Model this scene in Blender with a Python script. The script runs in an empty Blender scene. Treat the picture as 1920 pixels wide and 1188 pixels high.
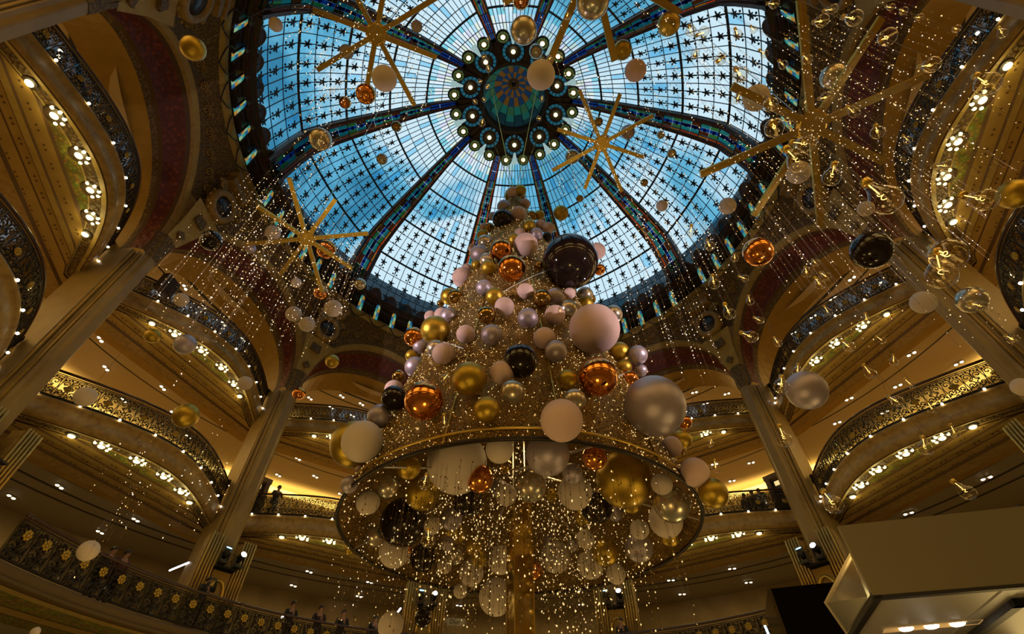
import bpy, math, random
import numpy as np
from mathutils import Matrix, Vector
random.seed(7); RNG = np.random.default_rng(7)
PI = math.pi; rad = math.radians
SC = bpy.context.scene; COL = SC.collection

# ------------------------------------------------------------------ camera
# The hall's vertical axis is the world origin; the camera stands 12 m from it at eye height.
F_PX, PITCH, YAW, ROLL = 882.7, rad(46.756), rad(0.807), rad(0.123)
CAM = Vector((0, -12.0, 1.6))
cam_d = bpy.data.cameras.new('camera'); cam = bpy.data.objects.new('camera', cam_d); COL.objects.link(cam)
cam_d.sensor_width = 36.0; cam_d.lens = F_PX / 1920 * 36.0; cam_d.clip_end = 300
CAM_R = Matrix.Rotation(YAW, 3, 'Z') @ Matrix.Rotation(PI/2 + PITCH, 3, 'X') @ Matrix.Rotation(-ROLL, 3, 'Z')
cam.matrix_world = Matrix.Translation(CAM) @ CAM_R.to_4x4()
SC.camera = cam

# ------------------------------------------------------------------ sky, exposure
W = bpy.data.worlds.new('sky'); SC.world = W; W.use_nodes = True
nt = W.node_tree; nt.nodes.clear()
tc = nt.nodes.new('ShaderNodeTexCoord')
nz = nt.nodes.new('ShaderNodeTexNoise'); nz.inputs['Scale'].default_value = 2.8; nz.inputs['Detail'].default_value = 5
nz.inputs['Roughness'].default_value = .55; nz.inputs['Distortion'].default_value = .6
cr = nt.nodes.new('ShaderNodeValToRGB')
cr.color_ramp.elements[0].position = .37; cr.color_ramp.elements[0].color = (.045, .25, .42, 1)
cr.color_ramp.elements[1].position = .55; cr.color_ramp.elements[1].color = (.80, .93, 1.0, 1)
e = cr.color_ramp.elements.new(.46); e.color = (.17, .53, .75, 1)
bg = nt.nodes.new('ShaderNodeBackground'); bg.inputs['Strength'].default_value = 1.0
wo = nt.nodes.new('ShaderNodeOutputWorld')
mp = nt.nodes.new('ShaderNodeMapping'); mp.inputs['Location'].default_value = (3.1, 5.2, 0.7)
nt.links.new(tc.outputs['Generated'], mp.inputs['Vector']); nt.links.new(mp.outputs['Vector'], nz.inputs['Vector']); nt.links.new(nz.outputs['Fac'], cr.inputs['Fac'])
nt.links.new(cr.outputs['Color'], bg.inputs['Color']); nt.links.new(bg.outputs['Background'], wo.inputs['Surface'])

WARM = (1.0, .70, .25)
def light(kind, name, loc, energy, color=WARM, size=.3, rot=None, parent=None, **kw):
    d = bpy.data.lights.new(name, kind); d.energy = energy; d.color = color
    if kind == 'AREA':
        d.shape = 'RECTANGLE'; d.size = size[0]; d.size_y = size[1]
    else:
        d.shadow_soft_size = size
    for k, v in kw.items(): setattr(d, k, v)
    o = bpy.data.objects.new(name, d); COL.objects.link(o); o.location = loc
    if rot is not None: o.rotation_euler = rot
    if parent is not None: o.parent = parent
    return o
# daylight comes in through the dome: a portal over the dome opening guides the sampling
pl = light('AREA', 'dome_daylight_portal', (0, 0, 26.3), 1, (1, 1, 1), (28.6, 28.6)); pl.data.shape = 'DISK'; pl.data.cycles.is_portal = True
# unseen point lights added near the floor to fill soffits and baubles from below
for i in range(6):
    a = rad(60*i)
    light('POINT', 'ground_floor_fill_light', (8.2*math.sin(a), 8.2*math.cos(a), 1.2), 210, WARM, .9)
# lamps of the galleries, one row per storey
for lvl, (z, en) in enumerate(((10.6, 80), (16.5, 190), (21.2, 170))):
    for b in range(10):
        a = rad(36*b)
        light('AREA', 'gallery_lamp_row', (-20.6*math.sin(a), 20.6*math.cos(a), z), en, (1.0, .70, .28), (7.5, 2.6), rot=(0, 0, a))
# cove lamps washing the gallery ceilings
for z, en in ((16.25, 110), (21.1, 70)):
    for b in range(10):
        a = rad(36*b)
        light('AREA', 'cove_lamp_row', (-23.3*math.sin(a), 23.3*math.cos(a), z), en, (1.0, .68, .20), (12.0, .25), rot=(PI-.5, 0, a))
SC.view_settings.view_transform = 'Standard'; SC.view_settings.look = 'None'
SC.view_settings.exposure = 0.0; SC.view_settings.gamma = 1.0; SC.view_settings.use_curve_mapping = False
cy = SC.cycles
cy.max_bounces = 6; cy.diffuse_bounces = 2; cy.glossy_bounces = 3; cy.transmission_bounces = 4; cy.transparent_max_bounces = 16
cy.sample_clamp_indirect = 2.5; cy.caustics_reflective = False; cy.caustics_refractive = False
cy.use_denoising = True

# ------------------------------------------------------------------ materials
MATS = {}
def mat(name, col, rough=.6, metal=0., emit=0., ecol=None, var=None, bump=None, pattern=None, trans=None, spec=None, gloss=(.45, .03)):
    """var=(scale, second colour, low, high): noise mix; bump=(scale, strength); pattern='cells'|'rings'; trans=tint: clear tinted glass"""
    if name in MATS: return MATS[name]
    m = bpy.data.materials.new(name); m.use_nodes = True; n = m.node_tree; b = n.nodes['Principled BSDF']; L = n.links
    b.inputs['Base Color'].default_value = (*col, 1); b.inputs['Roughness'].default_value = rough; b.inputs['Metallic'].default_value = metal
    if spec is not None: b.inputs['Specular IOR Level'].default_value = spec
    m.diffuse_color = (*col, 1)
    if emit:
        b.inputs['Emission Color'].default_value = (*(ecol or col), 1); b.inputs['Emission Strength'].default_value = emit
        m.cycles.emission_sampling = 'NONE'
    co = None
    if var or bump or pattern: co = n.nodes.new('ShaderNodeTexCoord')
    if var:
        if pattern:
            t = n.nodes.new('ShaderNodeTexVoronoi'); t.inputs['Scale'].default_value = var[0]; t.feature = 'F1'; out = t.outputs['Distance']
        else:
            t = n.nodes.new('ShaderNodeTexNoise'); t.inputs['Scale'].default_value = var[0]; t.inputs['Detail'].default_value = 4; out = t.outputs['Fac']
        L.new(co.outputs['Object'], t.inputs['Vector'])
        mr = n.nodes.new('ShaderNodeMapRange'); mr.inputs['From Min'].default_value = var[2]; mr.inputs['From Max'].default_value = var[3]
        L.new(out, mr.inputs['Value'])
        mx = n.nodes.new('ShaderNodeMix'); mx.data_type = 'RGBA'
        mx.inputs['A'].default_value = (*col, 1); mx.inputs['B'].default_value = (*var[1], 1)
        L.new(mr.outputs['Result'], mx.inputs['Factor'])
        res = mx.outputs['Result']
        if pattern == 'confetti':   # each cell its own hue
            hs = n.nodes.new('ShaderNodeMix'); hs.data_type = 'RGBA'; hs.blend_type = 'MULTIPLY'; hs.inputs['Factor'].default_value = .5
            L.new(res, hs.inputs['A']); L.new(t.outputs['Color'], hs.inputs['B']); res = hs.outputs['Result']
        L.new(res, b.inputs['Base Color'])
    if bump:
        t2 = n.nodes.new('ShaderNodeTexVoronoi' if pattern else 'ShaderNodeTexNoise'); t2.inputs['Scale'].default_value = bump[0]
        L.new(co.outputs['Object'], t2.inputs['Vector'])
        bp = n.nodes.new('ShaderNodeBump'); bp.inputs['Strength'].default_value = bump[1]; bp.inputs['Distance'].default_value = .08
        L.new(t2.outputs['Distance' if pattern else 'Fac'], bp.inputs['Height']); L.new(bp.outputs['Normal'], b.inputs['Normal'])
    if trans:
        tr = n.nodes.new('ShaderNodeBsdfTransparent'); tr.inputs['Color'].default_value = (*trans, 1)
        ms = n.nodes.new('ShaderNodeMixShader'); fr = n.nodes.new('ShaderNodeLayerWeight'); fr.inputs['Blend'].default_value = .5
        pw = n.nodes.new('ShaderNodeMath'); pw.operation = 'POWER'; pw.inputs[1].default_value = 4; L.new(fr.outputs['Facing'], pw.inputs[0])
        ml = n.nodes.new('ShaderNodeMath'); ml.operation = 'MULTIPLY_ADD'; ml.inputs[1].default_value = gloss[0]; ml.inputs[2].default_value = gloss[1]; L.new(pw.outputs[0], ml.inputs[0])
        L.new(ml.outputs[0], ms.inputs['Fac']); L.new(tr.outputs['BSDF'], ms.inputs[1]); L.new(b.outputs['BSDF'], ms.inputs[2])
        L.new(ms.outputs['Shader'], n.nodes['Material Output'].inputs['Surface'])
    MATS[name] = m
    return m
cream = mat('cream_plaster', (.46, .325, .085), .55, var=(3, (.37, .25, .06), .35, .7))
cream_dk = mat('cream_plaster_moulded', (.40, .255, .07), .55, var=(5, (.27, .16, .04), .4, .7))
ochre = mat('ochre_plaster', (.44, .26, .035), .6, var=(2, (.37, .21, .028), .3, .7))
brown_orn = mat('brown_relief_ornament', (.34, .215, .06), .6, var=(9, (.12, .07, .02), .05, .55), bump=(9, .8), pattern='cells')
red_band = mat('red_patterned_band', (.25, .048, .010), .6, var=(4.5, (.12, .018, .005), .15, .5), bump=(5.5, .5), pattern='cells')
mosaic = mat('green_gold_mosaic', (.50, .40, .05), .6, var=(9, (.24, .20, .04), .1, .5), pattern='confetti')
soffit_m = mat('soffit_plaster', (.45, .29, .07), .6, var=(2, (.38, .24, .055), .3, .7))
line_m = mat('dark_moulding_line', (.10, .048, .012), .6)
ceil_m = mat('gallery_ceiling_paint', (.62, .47, .25), .7)
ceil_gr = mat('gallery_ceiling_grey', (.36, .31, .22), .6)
black_m = mat('black_shadow_gap', (.012, .010, .008), .6)
wall_m = mat('gallery_wall_paint', (.50, .36, .16), .7, var=(.6, (.36, .25, .11), .35, .65))
iron = mat('dark_wrought_iron', (.028, .019, .010), .38, .6)
gilt = mat('gilded_rosette', (.50, .32, .05), .38, .8)
rail_m = mat('dark_polished_rail', (.05, .022, .010), .22, .0)
rib_m = mat('dark_brown_dome_rib', (.075, .030, .012), .5, var=(3, (.04, .016, .008), .3, .7))
lead = mat('dark_lead_bar', (.012, .014, .018), .55)
iron_dome = mat('dark_bronze_ornament', (.05, .028, .012), .5, var=(6, (.02, .012, .006), .3, .7))
gold_m = mat('brushed_gold', (.62, .41, .075), .33, .9)
gold_mir = mat('gold_mirror', (.70, .47, .09), .12, 1.0, bump=(1.4, .25))
silver = mat('silver_truss', (.6, .58, .55), .3, 1.0)
stone_gr = mat('grey_dimming_ring', (.19, .22, .25), .8)
roof_dk = mat('dark_roof_deck', (.07, .06, .05), .9)
floor_m = mat('ground_floor_stone', (.42, .33, .20), .35, var=(1.2, (.33, .25, .14), .35, .65))
lampw = mat('warm_lamp_glass', (1, .9, .6), .4, emit=2.4, ecol=(1, .86, .42))
lampdot = mat('white_lamp_glass', (1, .93, .8), .4, emit=9.0, ecol=(1, .86, .62))
spotw = mat('downlight_glass', (1, .93, .8), .4, emit=9.0, ecol=(1, .82, .52))
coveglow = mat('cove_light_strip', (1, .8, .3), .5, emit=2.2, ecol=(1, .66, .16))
lens_v = mat('violet_white_spot_lens', (1, .95, 1), .3, emit=22.0, ecol=(.86, .80, 1.0))
lens_b = mat('blue_spot_lens', (.4, .7, 1), .3, emit=4.0, ecol=(.25, .6, 1.0))
tube_w = mat('white_fluorescent_tube', (1, 1, 1), .4, emit=6.0, ecol=(.95, .93, 1.0))
glass_rail = mat('clear_rail_glass', (.85, .9, .95), .05, 1.0, trans=(.42, .44, .46), gloss=(.4, .22))

# ------------------------------------------------------------------ geometry helpers
def Pz(r, d, z):
    a = rad(d); return (-r*math.sin(a), r*math.cos(a), z)
class G:
    def __init__(s): s.v = []; s.f = []
    def add(s, vs, fs):
        o = len(s.v); s.v += [tuple(p) for p in vs]; s.f += [tuple(i+o for i in f) for f in fs]; return s
    def grid(s, rows, closed=False):
        m = len(rows[0]); vs = [p for r in rows for p in r]; fs = []
        for i in range(len(rows)-1):
            for j in range(m if closed else m-1):
                k = (j+1) % m; fs.append((i*m+j, i*m+k, (i+1)*m+k, (i+1)*m+j))
        return s.add(vs, fs)
    def box(s, c, d, R=None):
        vs = []
        for x in (-.5, .5):
            for y in (-.5, .5):
                for z in (-.5, .5):
                    p = Vector((x*d[0], y*d[1], z*d[2]))
                    if R is not None: p = R @ p
                    vs.append(Vector(c)+p)
        return s.add(vs, [(0, 1, 3, 2), (4, 6, 7, 5), (0, 4, 5, 1), (2, 3, 7, 6), (0, 2, 6, 4), (1, 5, 7, 3)])
    def tube(s, pts, r, n=5, caps=True):
        pts = [Vector(p) for p in pts]; rr = r if isinstance(r, (list, tuple)) else [r]*len(pts); rows = []; up = None
        for i, p in enumerate(pts):
            t = (pts[min(i+1, len(pts)-1)] - pts[max(i-1, 0)]).normalized()
            if up is None: up = t.orthogonal().normalized()
            up = (up - t*up.dot(t)).normalized(); w = t.cross(up)
            rows.append([p + (up*math.cos(2*PI*k/n) + w*math.sin(2*PI*k/n))*rr[i] for k in range(n)])
        s.grid(rows, True)
        if caps:
            b = len(s.v); m = len(rows)
            s.f.append(tuple(b-n*m+k for k in range(n))[::-1]); s.f.append(tuple(b-n+k for k in range(n)))
        return s
    def lathe(s, prof, n=12, c=(0, 0, 0), R=None):
        rows = []
        for r, z in prof:
            row = []
            for k in range(n):
                p = Vector((r*math.cos(2*PI*k/n), r*math.sin(2*PI*k/n), z))
                if R is not None: p = R @ p
                row.append(Vector(c)+p)
            rows.append(row)
        s.grid(rows, True)
        if prof[0][0] > 1e-4: b = len(s.v)-n*len(rows); s.f.append(tuple(b+k for k in range(n))[::-1])
        if prof[-1][0] > 1e-4: b = len(s.v)-n; s.f.append(tuple(b+k for k in range(n)))
        return s
    def prism(s, poly, z0, z1):
        n = len(poly); vs = [(x, y, z0) for x, y in poly]+[(x, y, z1) for x, y in poly]
        return s.add(vs, [tuple(range(n))[::-1], tuple(range(n, 2*n))]+[(i, (i+1) % n, n+(i+1) % n, n+i) for i in range(n)])
    def mesh(s, name, m, smooth=False):
        me = bpy.data.meshes.new(name); me.from_pydata([tuple(p) for p in s.v], [], s.f)
        me.materials.append(m)
        if smooth: me.polygons.foreach_set('use_smooth', [True]*len(me.polygons))
        me.update(); return me
    def build(s, name, m, parent=None, smooth=False, **pr):
        return put(name, s.mesh(name, m, smooth), parent, **pr)
def put(name, me, parent=None, M=None, **pr):
    o = bpy.data.objects.new(name, me); COL.objects.link(o)
    if parent is not None: o.parent = parent
    if M is not None: o.matrix_local = M
    for k, v in pr.items(): o[k] = v
    return o
def thing(name, label=None, cat=None, group=None, kind=None, loc=(0, 0, 0), rz=0):
    o = bpy.data.objects.new(name, None); COL.objects.link(o); o.location = loc; o.rotation_euler = (0, 0, rz)
    o.empty_display_size = .2
    return tag(o, label, cat, group, kind)
def tag(o, label=None, cat=None, group=None, kind=None):
    for k, v in (('label', label), ('category', cat), ('group', group), ('kind', kind)):
        if v: o[k] = v
    return o
KIDS = {}
def copy_tree(src, parent=None):
    c = src.copy(); COL.objects.link(c); c.parent = parent
    for ch in CH[src.name]: copy_tree(ch, c)
    return c
CH = None
def index_children():
    global CH
    CH = {o.name: [] for o in bpy.data.objects}
    for o in bpy.data.objects:
        if o.parent is not None: CH[o.parent.name].append(o)
def frame(x, y, z, p):       # matrix with the given axes
    M = Matrix((x, y, z)).transposed().to_4x4(); M.translation = p; return M
def ray(px, py):             # world direction through a photograph pixel
    return (CAM_R @ Vector((px-960, 594-py, -F_PX)))
def at_height(px, py, z):
    d = ray(px, py); return CAM + d*((z-CAM.z)/d.z)
def at_depth(px, py, w):     # w = distance along the optical axis
    return CAM + ray(px, py)*(w/F_PX)
def depth_of(p):
    return -(CAM_R.transposed() @ (Vector(p)-CAM)).z
BAYS = [0, 36, 72, 108, 144, 180, -144, -108, -72, -36]
BAYNAME = {0: 'straight behind the tree', 36: 'just left of the tree', 72: 'at middle left', 108: 'in the upper left corner', -36: 'just right of the tree',
           -72: 'at middle right', -108: 'in the upper right corner', 144: 'above the upper left corner', -144: 'above the upper right corner', 180: 'above the picture top'}
SEEN = [0, 36, 72, 108, -108, -72, -36]

# ================================================================== THE SETTING
def ring_strip(r0, z0, r1, z1, n=120):
    g = G(); g.grid([[Pz(r, 360*k/n, z) for k in range(n)] for r, z in ((r0, z0), (r1, z1))], True); return g
g = G(); g.lathe([(25, -.3), (25, 0)], 96); tag(g.build('floor', floor_m), 'pale stone ground floor of the hall', kind='structure')
g = ring_strip(24.2, 0, 24.2, 26.2); tag(g.build('wall_back', wall_m), 'cream back wall of the galleries', kind='structure')
g = ring_strip(14.9, 26.0, 24.3, 26.2); tag(g.build('ceiling_roof_deck', roof_dk), 'roof deck around the dome', kind='structure')
g = ring_strip(16.4, 26.1, 16.0, 31.4); tag(g.build('wall_dimming_ring', stone_gr), 'grey ring wall added outside the dome glass to dim its lowest panes', kind='structure')  # ring wall added outside the glass so the lowest panes see less sky
# gallery ceilings: name, z, material, list of (r0, r1, material)
for nm, z, strips, lab in (
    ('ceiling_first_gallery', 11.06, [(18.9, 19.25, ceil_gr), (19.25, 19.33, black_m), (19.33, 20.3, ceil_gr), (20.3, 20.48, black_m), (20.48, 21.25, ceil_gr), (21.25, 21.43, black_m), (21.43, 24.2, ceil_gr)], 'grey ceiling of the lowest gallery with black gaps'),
    ('ceiling_second_gallery', 16.85, [(18.9, 20.05, ceil_m), (20.05, 20.15, black_m), (20.15, 24.2, ceil_m)], 'cream ceiling of the middle gallery'),
    ('ceiling_top_gallery', 21.82, [(17.0, 18.3, ceil_m), (18.3, 18.5, black_m), (18.5, 19.3, ceil_m), (19.3, 19.42, black_m), (19.42, 24.2, ceil_m)], 'cream ceiling of the top gallery with dark gaps')):
    root = tag(thing(nm), lab, kind='structure')
    for r0, r1, m in strips:
        g = ring_strip(r0, z, r1, z); g.build('ceiling_panel' if m is not black_m else 'shadow_gap', m, root)
# glowing cove at the head of the back wall
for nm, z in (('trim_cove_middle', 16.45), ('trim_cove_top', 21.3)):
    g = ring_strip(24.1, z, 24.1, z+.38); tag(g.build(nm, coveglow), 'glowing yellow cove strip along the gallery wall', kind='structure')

# ------------------------------------------------------------------ balconies
def rf(d, r0): return r0 + .0105*min(abs(d), 16.2)**2
NB = 44
DS = [-18 + 36*k/NB for k in range(NB+1)]
LEVEL = {2: dict(r0=14.35, so=10.95, fl=11.75, ch=15.75, nm='middle'), 3: dict(r0=14.75, so=16.75, fl=17.5, ch=16.05, nm='top')}
def strip(fa, fb, m, nm, root):
    g = G(); g.grid([[Pz(*fa(d)) for d in DS], [Pz(*fb(d)) for d in DS]]); return g.build(nm, m, root)
def at(dr, z, r0): return lambda d: (rf(d, r0)+dr, d, z)
def chord(D, z, r0): return lambda d: (max(D/math.cos(rad(d)), rf(d, r0)+.78), d, z)
def make_balcony(L):
    p = LEVEL[L]; r0, so, fl, ch = p['r0'], p['so'], p['fl'], p['ch']
    root = thing('balcony')
    prof = [(.05, fl), (-.05, fl-.02), (-.07, fl-.10), (.0, fl-.15), (.06, fl-.2), (.06, fl-.42), (-.02, fl-.5), (-.02, so+.1), (.06, so+.02), (.14, so)]
    g = G(); g.grid([[Pz(rf(d, r0)+dr, d, z) for d in DS] for dr, z in prof]); g.build('fascia', cream_dk, root, True)
    strip(at(.14, so, r0), at(.18, so-.03, r0), line_m, 'soffit_bead', root)
    strip(at(.18, so-.03, r0), at(.36, so, r0), cream, 'soffit_border', root)
    strip(at(.36, so, r0), at(.74, so, r0), brown_orn, 'ornament_band', root)
    strip(at(.74, so, r0), at(.78, so-.02, r0), cream, 'soffit_bead', root)
    strip(at(.78, so-.01, r0), chord(ch, so-.01, r0), mosaic, 'mosaic_band', root)
    D, z = ch, so-.01
    for k, (w, dz, m) in enumerate(((.09, -.05, line_m), (.50, 0, soffit_m), (.06, -.04, line_m), (.22, 0, cream), (.06, .04, line_m), (.30, 0, soffit_m), (.05, -.02, line_m), (.42, 0, soffit_m), (.09, -.08, line_m),
                     (.52, -.06, cream_dk), (.10, .10, line_m), (.60, .02, ochre), (.09, .08, line_m))):
        strip(chord(D, z, r0), chord(D+w, z+dz, r0), m, 'moulding_line' if m is line_m else 'soffit_band', root); D += w; z += dz
    strip(chord(D, z, r0), lambda d: (19.05, d, so+.12), cream, 'soffit_band', root)
    strip(at(.05, fl, r0), lambda d: (24.2, d, fl), floor_m, 'floor_slab', root)
    g = G()        # small dark studs in pairs along the soffit bands
    for Dk in (ch+.35, ch+1.05, ch+1.62):
        for k in range(-6, 7):
            for e in (-.09, .09): g.box((k*.68+e, Dk, so-.085), (.05, .05, .03))
    g.build('studs', line_m, root, kind='stuff')
    # dark round vents in the last band
    vm = G().lathe([(.09, 0), (.09, -.02)], 8).mesh('vent', black_m)
    for x in (-3.4, -2.05, -.7, .7, 2.05, 3.4):
        put('vent', vm, root, Matrix.Translation((x, D-.35, z-.02)))
    return root
TB = {L: make_balcony(L) for L in (2, 3)}

# ------------------------------------------------------------------ balustrades
def spiral(cx, cz, r, a0, turns, n=16, r1=.12):
    return [(cx + r*(1-(1-r1)*k/n)*math.cos(a0+2*PI*turns*k/n), 0, cz + r*(1-(1-r1)*k/n)*math.sin(a0+2*PI*turns*k/n)) for k in range(n+1)]
def scroll_panel_mesh(w, h, leafy=False):
    g = G(); t = .017
    for s in (-1, 1):
        g.tube(spiral(s*w*.25, h*.30, h*.17, PI/2 if s > 0 else PI/2, 1.4*s, 18), t, 4)
        g.tube(spiral(s*w*.25, h*.66, h*.15, -PI/2, -1.3*s, 16), t, 4)
        g.tube([(s*w*.25, 0, h*.47), (s*w*.08, 0, h*.5), (0, 0, h*.62), (s*w*.03, 0, h*.8), (s*w*.14, 0, h*.92)], t, 4)
        g.tube([(s*w*.48, 0, 0), (s*w*.44, 0, h*.25), (s*w*.49, 0, h*.5), (s*w*.43, 0, h*.75), (s*w*.48, 0, h)], t, 4)
        g.tube(spiral(s*w*.12, h*.1, h*.08, 0, 1.0*s, 8), t*.9, 4)
        for k in range(3):    # leaves
            c = (s*w*(.12+.13*k), -.01, h*(.86-.03*k)); g.lathe([(0, -.045), (.034, -.01), (.028, .02), (0, .05)], 5, c)
        for k in range(4):
            c = (s*w*(.08+.11*k), -.012, h*(.12+.23*((k*7) % 4)/4)); g.lathe([(0, -.05), (.036, 0), (0, .055)], 5, c)
    if leafy:
        r_ = random.Random(9)
        for k in range(26): g.lathe([(0, -.05), (.042, -.01), (.036, .03), (0, .06)], 5, (r_.uniform(-.47, .47)*w, r_.uniform(-.04, .0), h*r_.uniform(.04, .9)), Matrix.Rotation(r_.uniform(-1, 1), 3, 'Y'))
    g.tube(spiral(0, h*.28, .07, 0, 1, 10, 1), t, 4)
    g.box((0, 0, h*.93), (w, .02, .022)); g.box((0, 0, h*.06), (w, .02, .03))
    return g.mesh('scroll_panel', iron)
def rosette_mesh(R):
    g = G()
    for k in range(7):
        a = 2*PI*k/7; c = Vector((R*.62*math.cos(a), -.02, R*.62*math.sin(a)))
        g.lathe([(0, -.03), (R*.36, -.012), (R*.30, .012), (0, .03)], 6, c, Matrix.Rotation(PI/2, 3, 'X'))
    g.lathe([(0, -.05), (R*.34, -.03), (R*.34, .02), (0, .03)], 8, (0, -.02, 0), Matrix.Rotation(PI/2, 3, 'X'))
    return g.mesh('rosette', gilt, True)
PANEL_M = scroll_panel_mesh(.62, .92); PANEL_L = scroll_panel_mesh(.62, .92, True); ROS_M = rosette_mesh(.125); ROS_L = rosette_mesh(.15)
RLAMP_M = G().lathe([(0, -.045), (.033, -.032), (.046, 0), (.033, .032), (0, .045)], 8).mesh('rail_lamp', lampdot, True)
def rail_frame(rfun, d, z, off=0):
    e = .05; a = Vector(Pz(rfun(d-e), d-e, 0)); b = Vector(Pz(rfun(d+e), d+e, 0)); x = (a-b).normalized()
    y = Vector((0, 0, 1)).cross(x); return frame(x, y, Vector((0, 0, 1)), Vector(Pz(rfun(d)+off, d, z)))
def make_balustrade(L):
    if L == 1: rfun = lambda d: 12.8; z, dm = 6.0, 18.0
    else: p = LEVEL[L]; rfun = lambda d: rf(d, p['r0']); z, dm = p['fl'], 15.6
    root = thing('balustrade')
    ds = [-dm+2*dm*k/36 for k in range(37)]
    def sweep(nm, off, zz, r, m, n=6): g = G(); g.tube([Pz(rfun(d)+off, d, zz) for d in ds], r, n); return g.build(nm, m, root, True)
    sweep('handrail', .05, z+1.05, .05, rail_m, 8); sweep('top_bar', .05, z+.94, .018, iron, 4); sweep('bottom_bar', .05, z+.04, .03, iron, 4)
    g = G(); g.grid([[Pz(rfun(d)+.10, d, z+.05) for d in ds], [Pz(rfun(d)+.10, d, z+.92) for d in ds]]); g.build('glass_panel', glass_rail, root, True)
    # equal steps of arc length
    fine = [-dm+2*dm*k/400 for k in range(401)]; s = [0]
    for a, b in zip(fine, fine[1:]): s.append(s[-1]+(Vector(Pz(rfun(a), a, 0))-Vector(Pz(rfun(b), b, 0))).length)
    n = int(s[-1]/.62)
    for k in range(n):
        d = float(np.interp((k+.5)/n*s[-1], s, fine)); M = rail_frame(rfun, d, z+.03, .05)
        put('scroll_panel', PANEL_L if L == 1 else PANEL_M, root, M)
        if L == 1 or k % 2 == 0: put('rosette', ROS_L if L == 1 else ROS_M, root, M @ Matrix.Translation((0, -.05, .40 if L > 1 else .62)))
        if L > 1 and k % 2 == 1: put('rail_lamp', RLAMP_M, root, M @ Matrix.Translation((0, -.14, -.06)))
    if L > 1:
        for sg in (-1, 1):
            M = rail_frame(rfun, sg*dm, z, .05)
            g = G(); g.lathe([(.06, -.1), (.07, 0), (.045, .2), (.035, .6), (.05, .95), (.09, 1.08), (.06, 1.2), (0, 1.22)], 8)
            g.tube([(x, y, q+.75) for x, y, q in spiral(-sg*.02, .15, .20, 0, 1.5, 18)], .028, 5)
            put('newel_post', g.mesh('newel_post', iron, True), root, M)
            put('rail_lamp', RLAMP_M, root, M @ Matrix.Translation((0, -.14, -.12)))
    return root
TR = {L: make_balustrade(L) for L in (1, 2, 3)}
# lowest storey: a circular slab
def make_slab1():
    root = thing('balcony'); r0 = 12.8; so, fl = 5.62, 6.0
    prof = [(.12, fl), (-.06, fl-.04), (-.08, fl-.12), (.0, fl-.18), (.02, fl-.26), (-.04, fl-.3), (.05, so+.02), (.15, so)]
    g = G(); g.grid([[Pz(r0+dr, d, z) for d in DS] for dr, z in prof]); g.build('fascia', mat('brown_fascia', (.10, .06, .02), .6), root, True)
    for a, b, m, nm in ((.15, .25, line_m, 'moulding_line'), (.25, .6, cream, 'soffit_border'), (.6, 1.6, mosaic, 'mosaic_band'), (1.6, 1.7, line_m, 'moulding_line'), (1.7, 2.3, soffit_m, 'soffit_band'),
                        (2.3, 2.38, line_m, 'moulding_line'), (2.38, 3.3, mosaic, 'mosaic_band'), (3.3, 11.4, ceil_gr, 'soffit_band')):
        g = G(); g.grid([[Pz(r0+a, d, so) for d in DS], [Pz(r0+b, d, so) for d in DS]]); g.build(nm, m, root)
    g = G(); g.grid([[Pz(r0+.1, d, fl) for d in DS], [Pz(24.2, d, fl) for d in DS]]); g.build('floor_slab', floor_m, root)
    return root
TB[1] = make_slab1()

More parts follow.
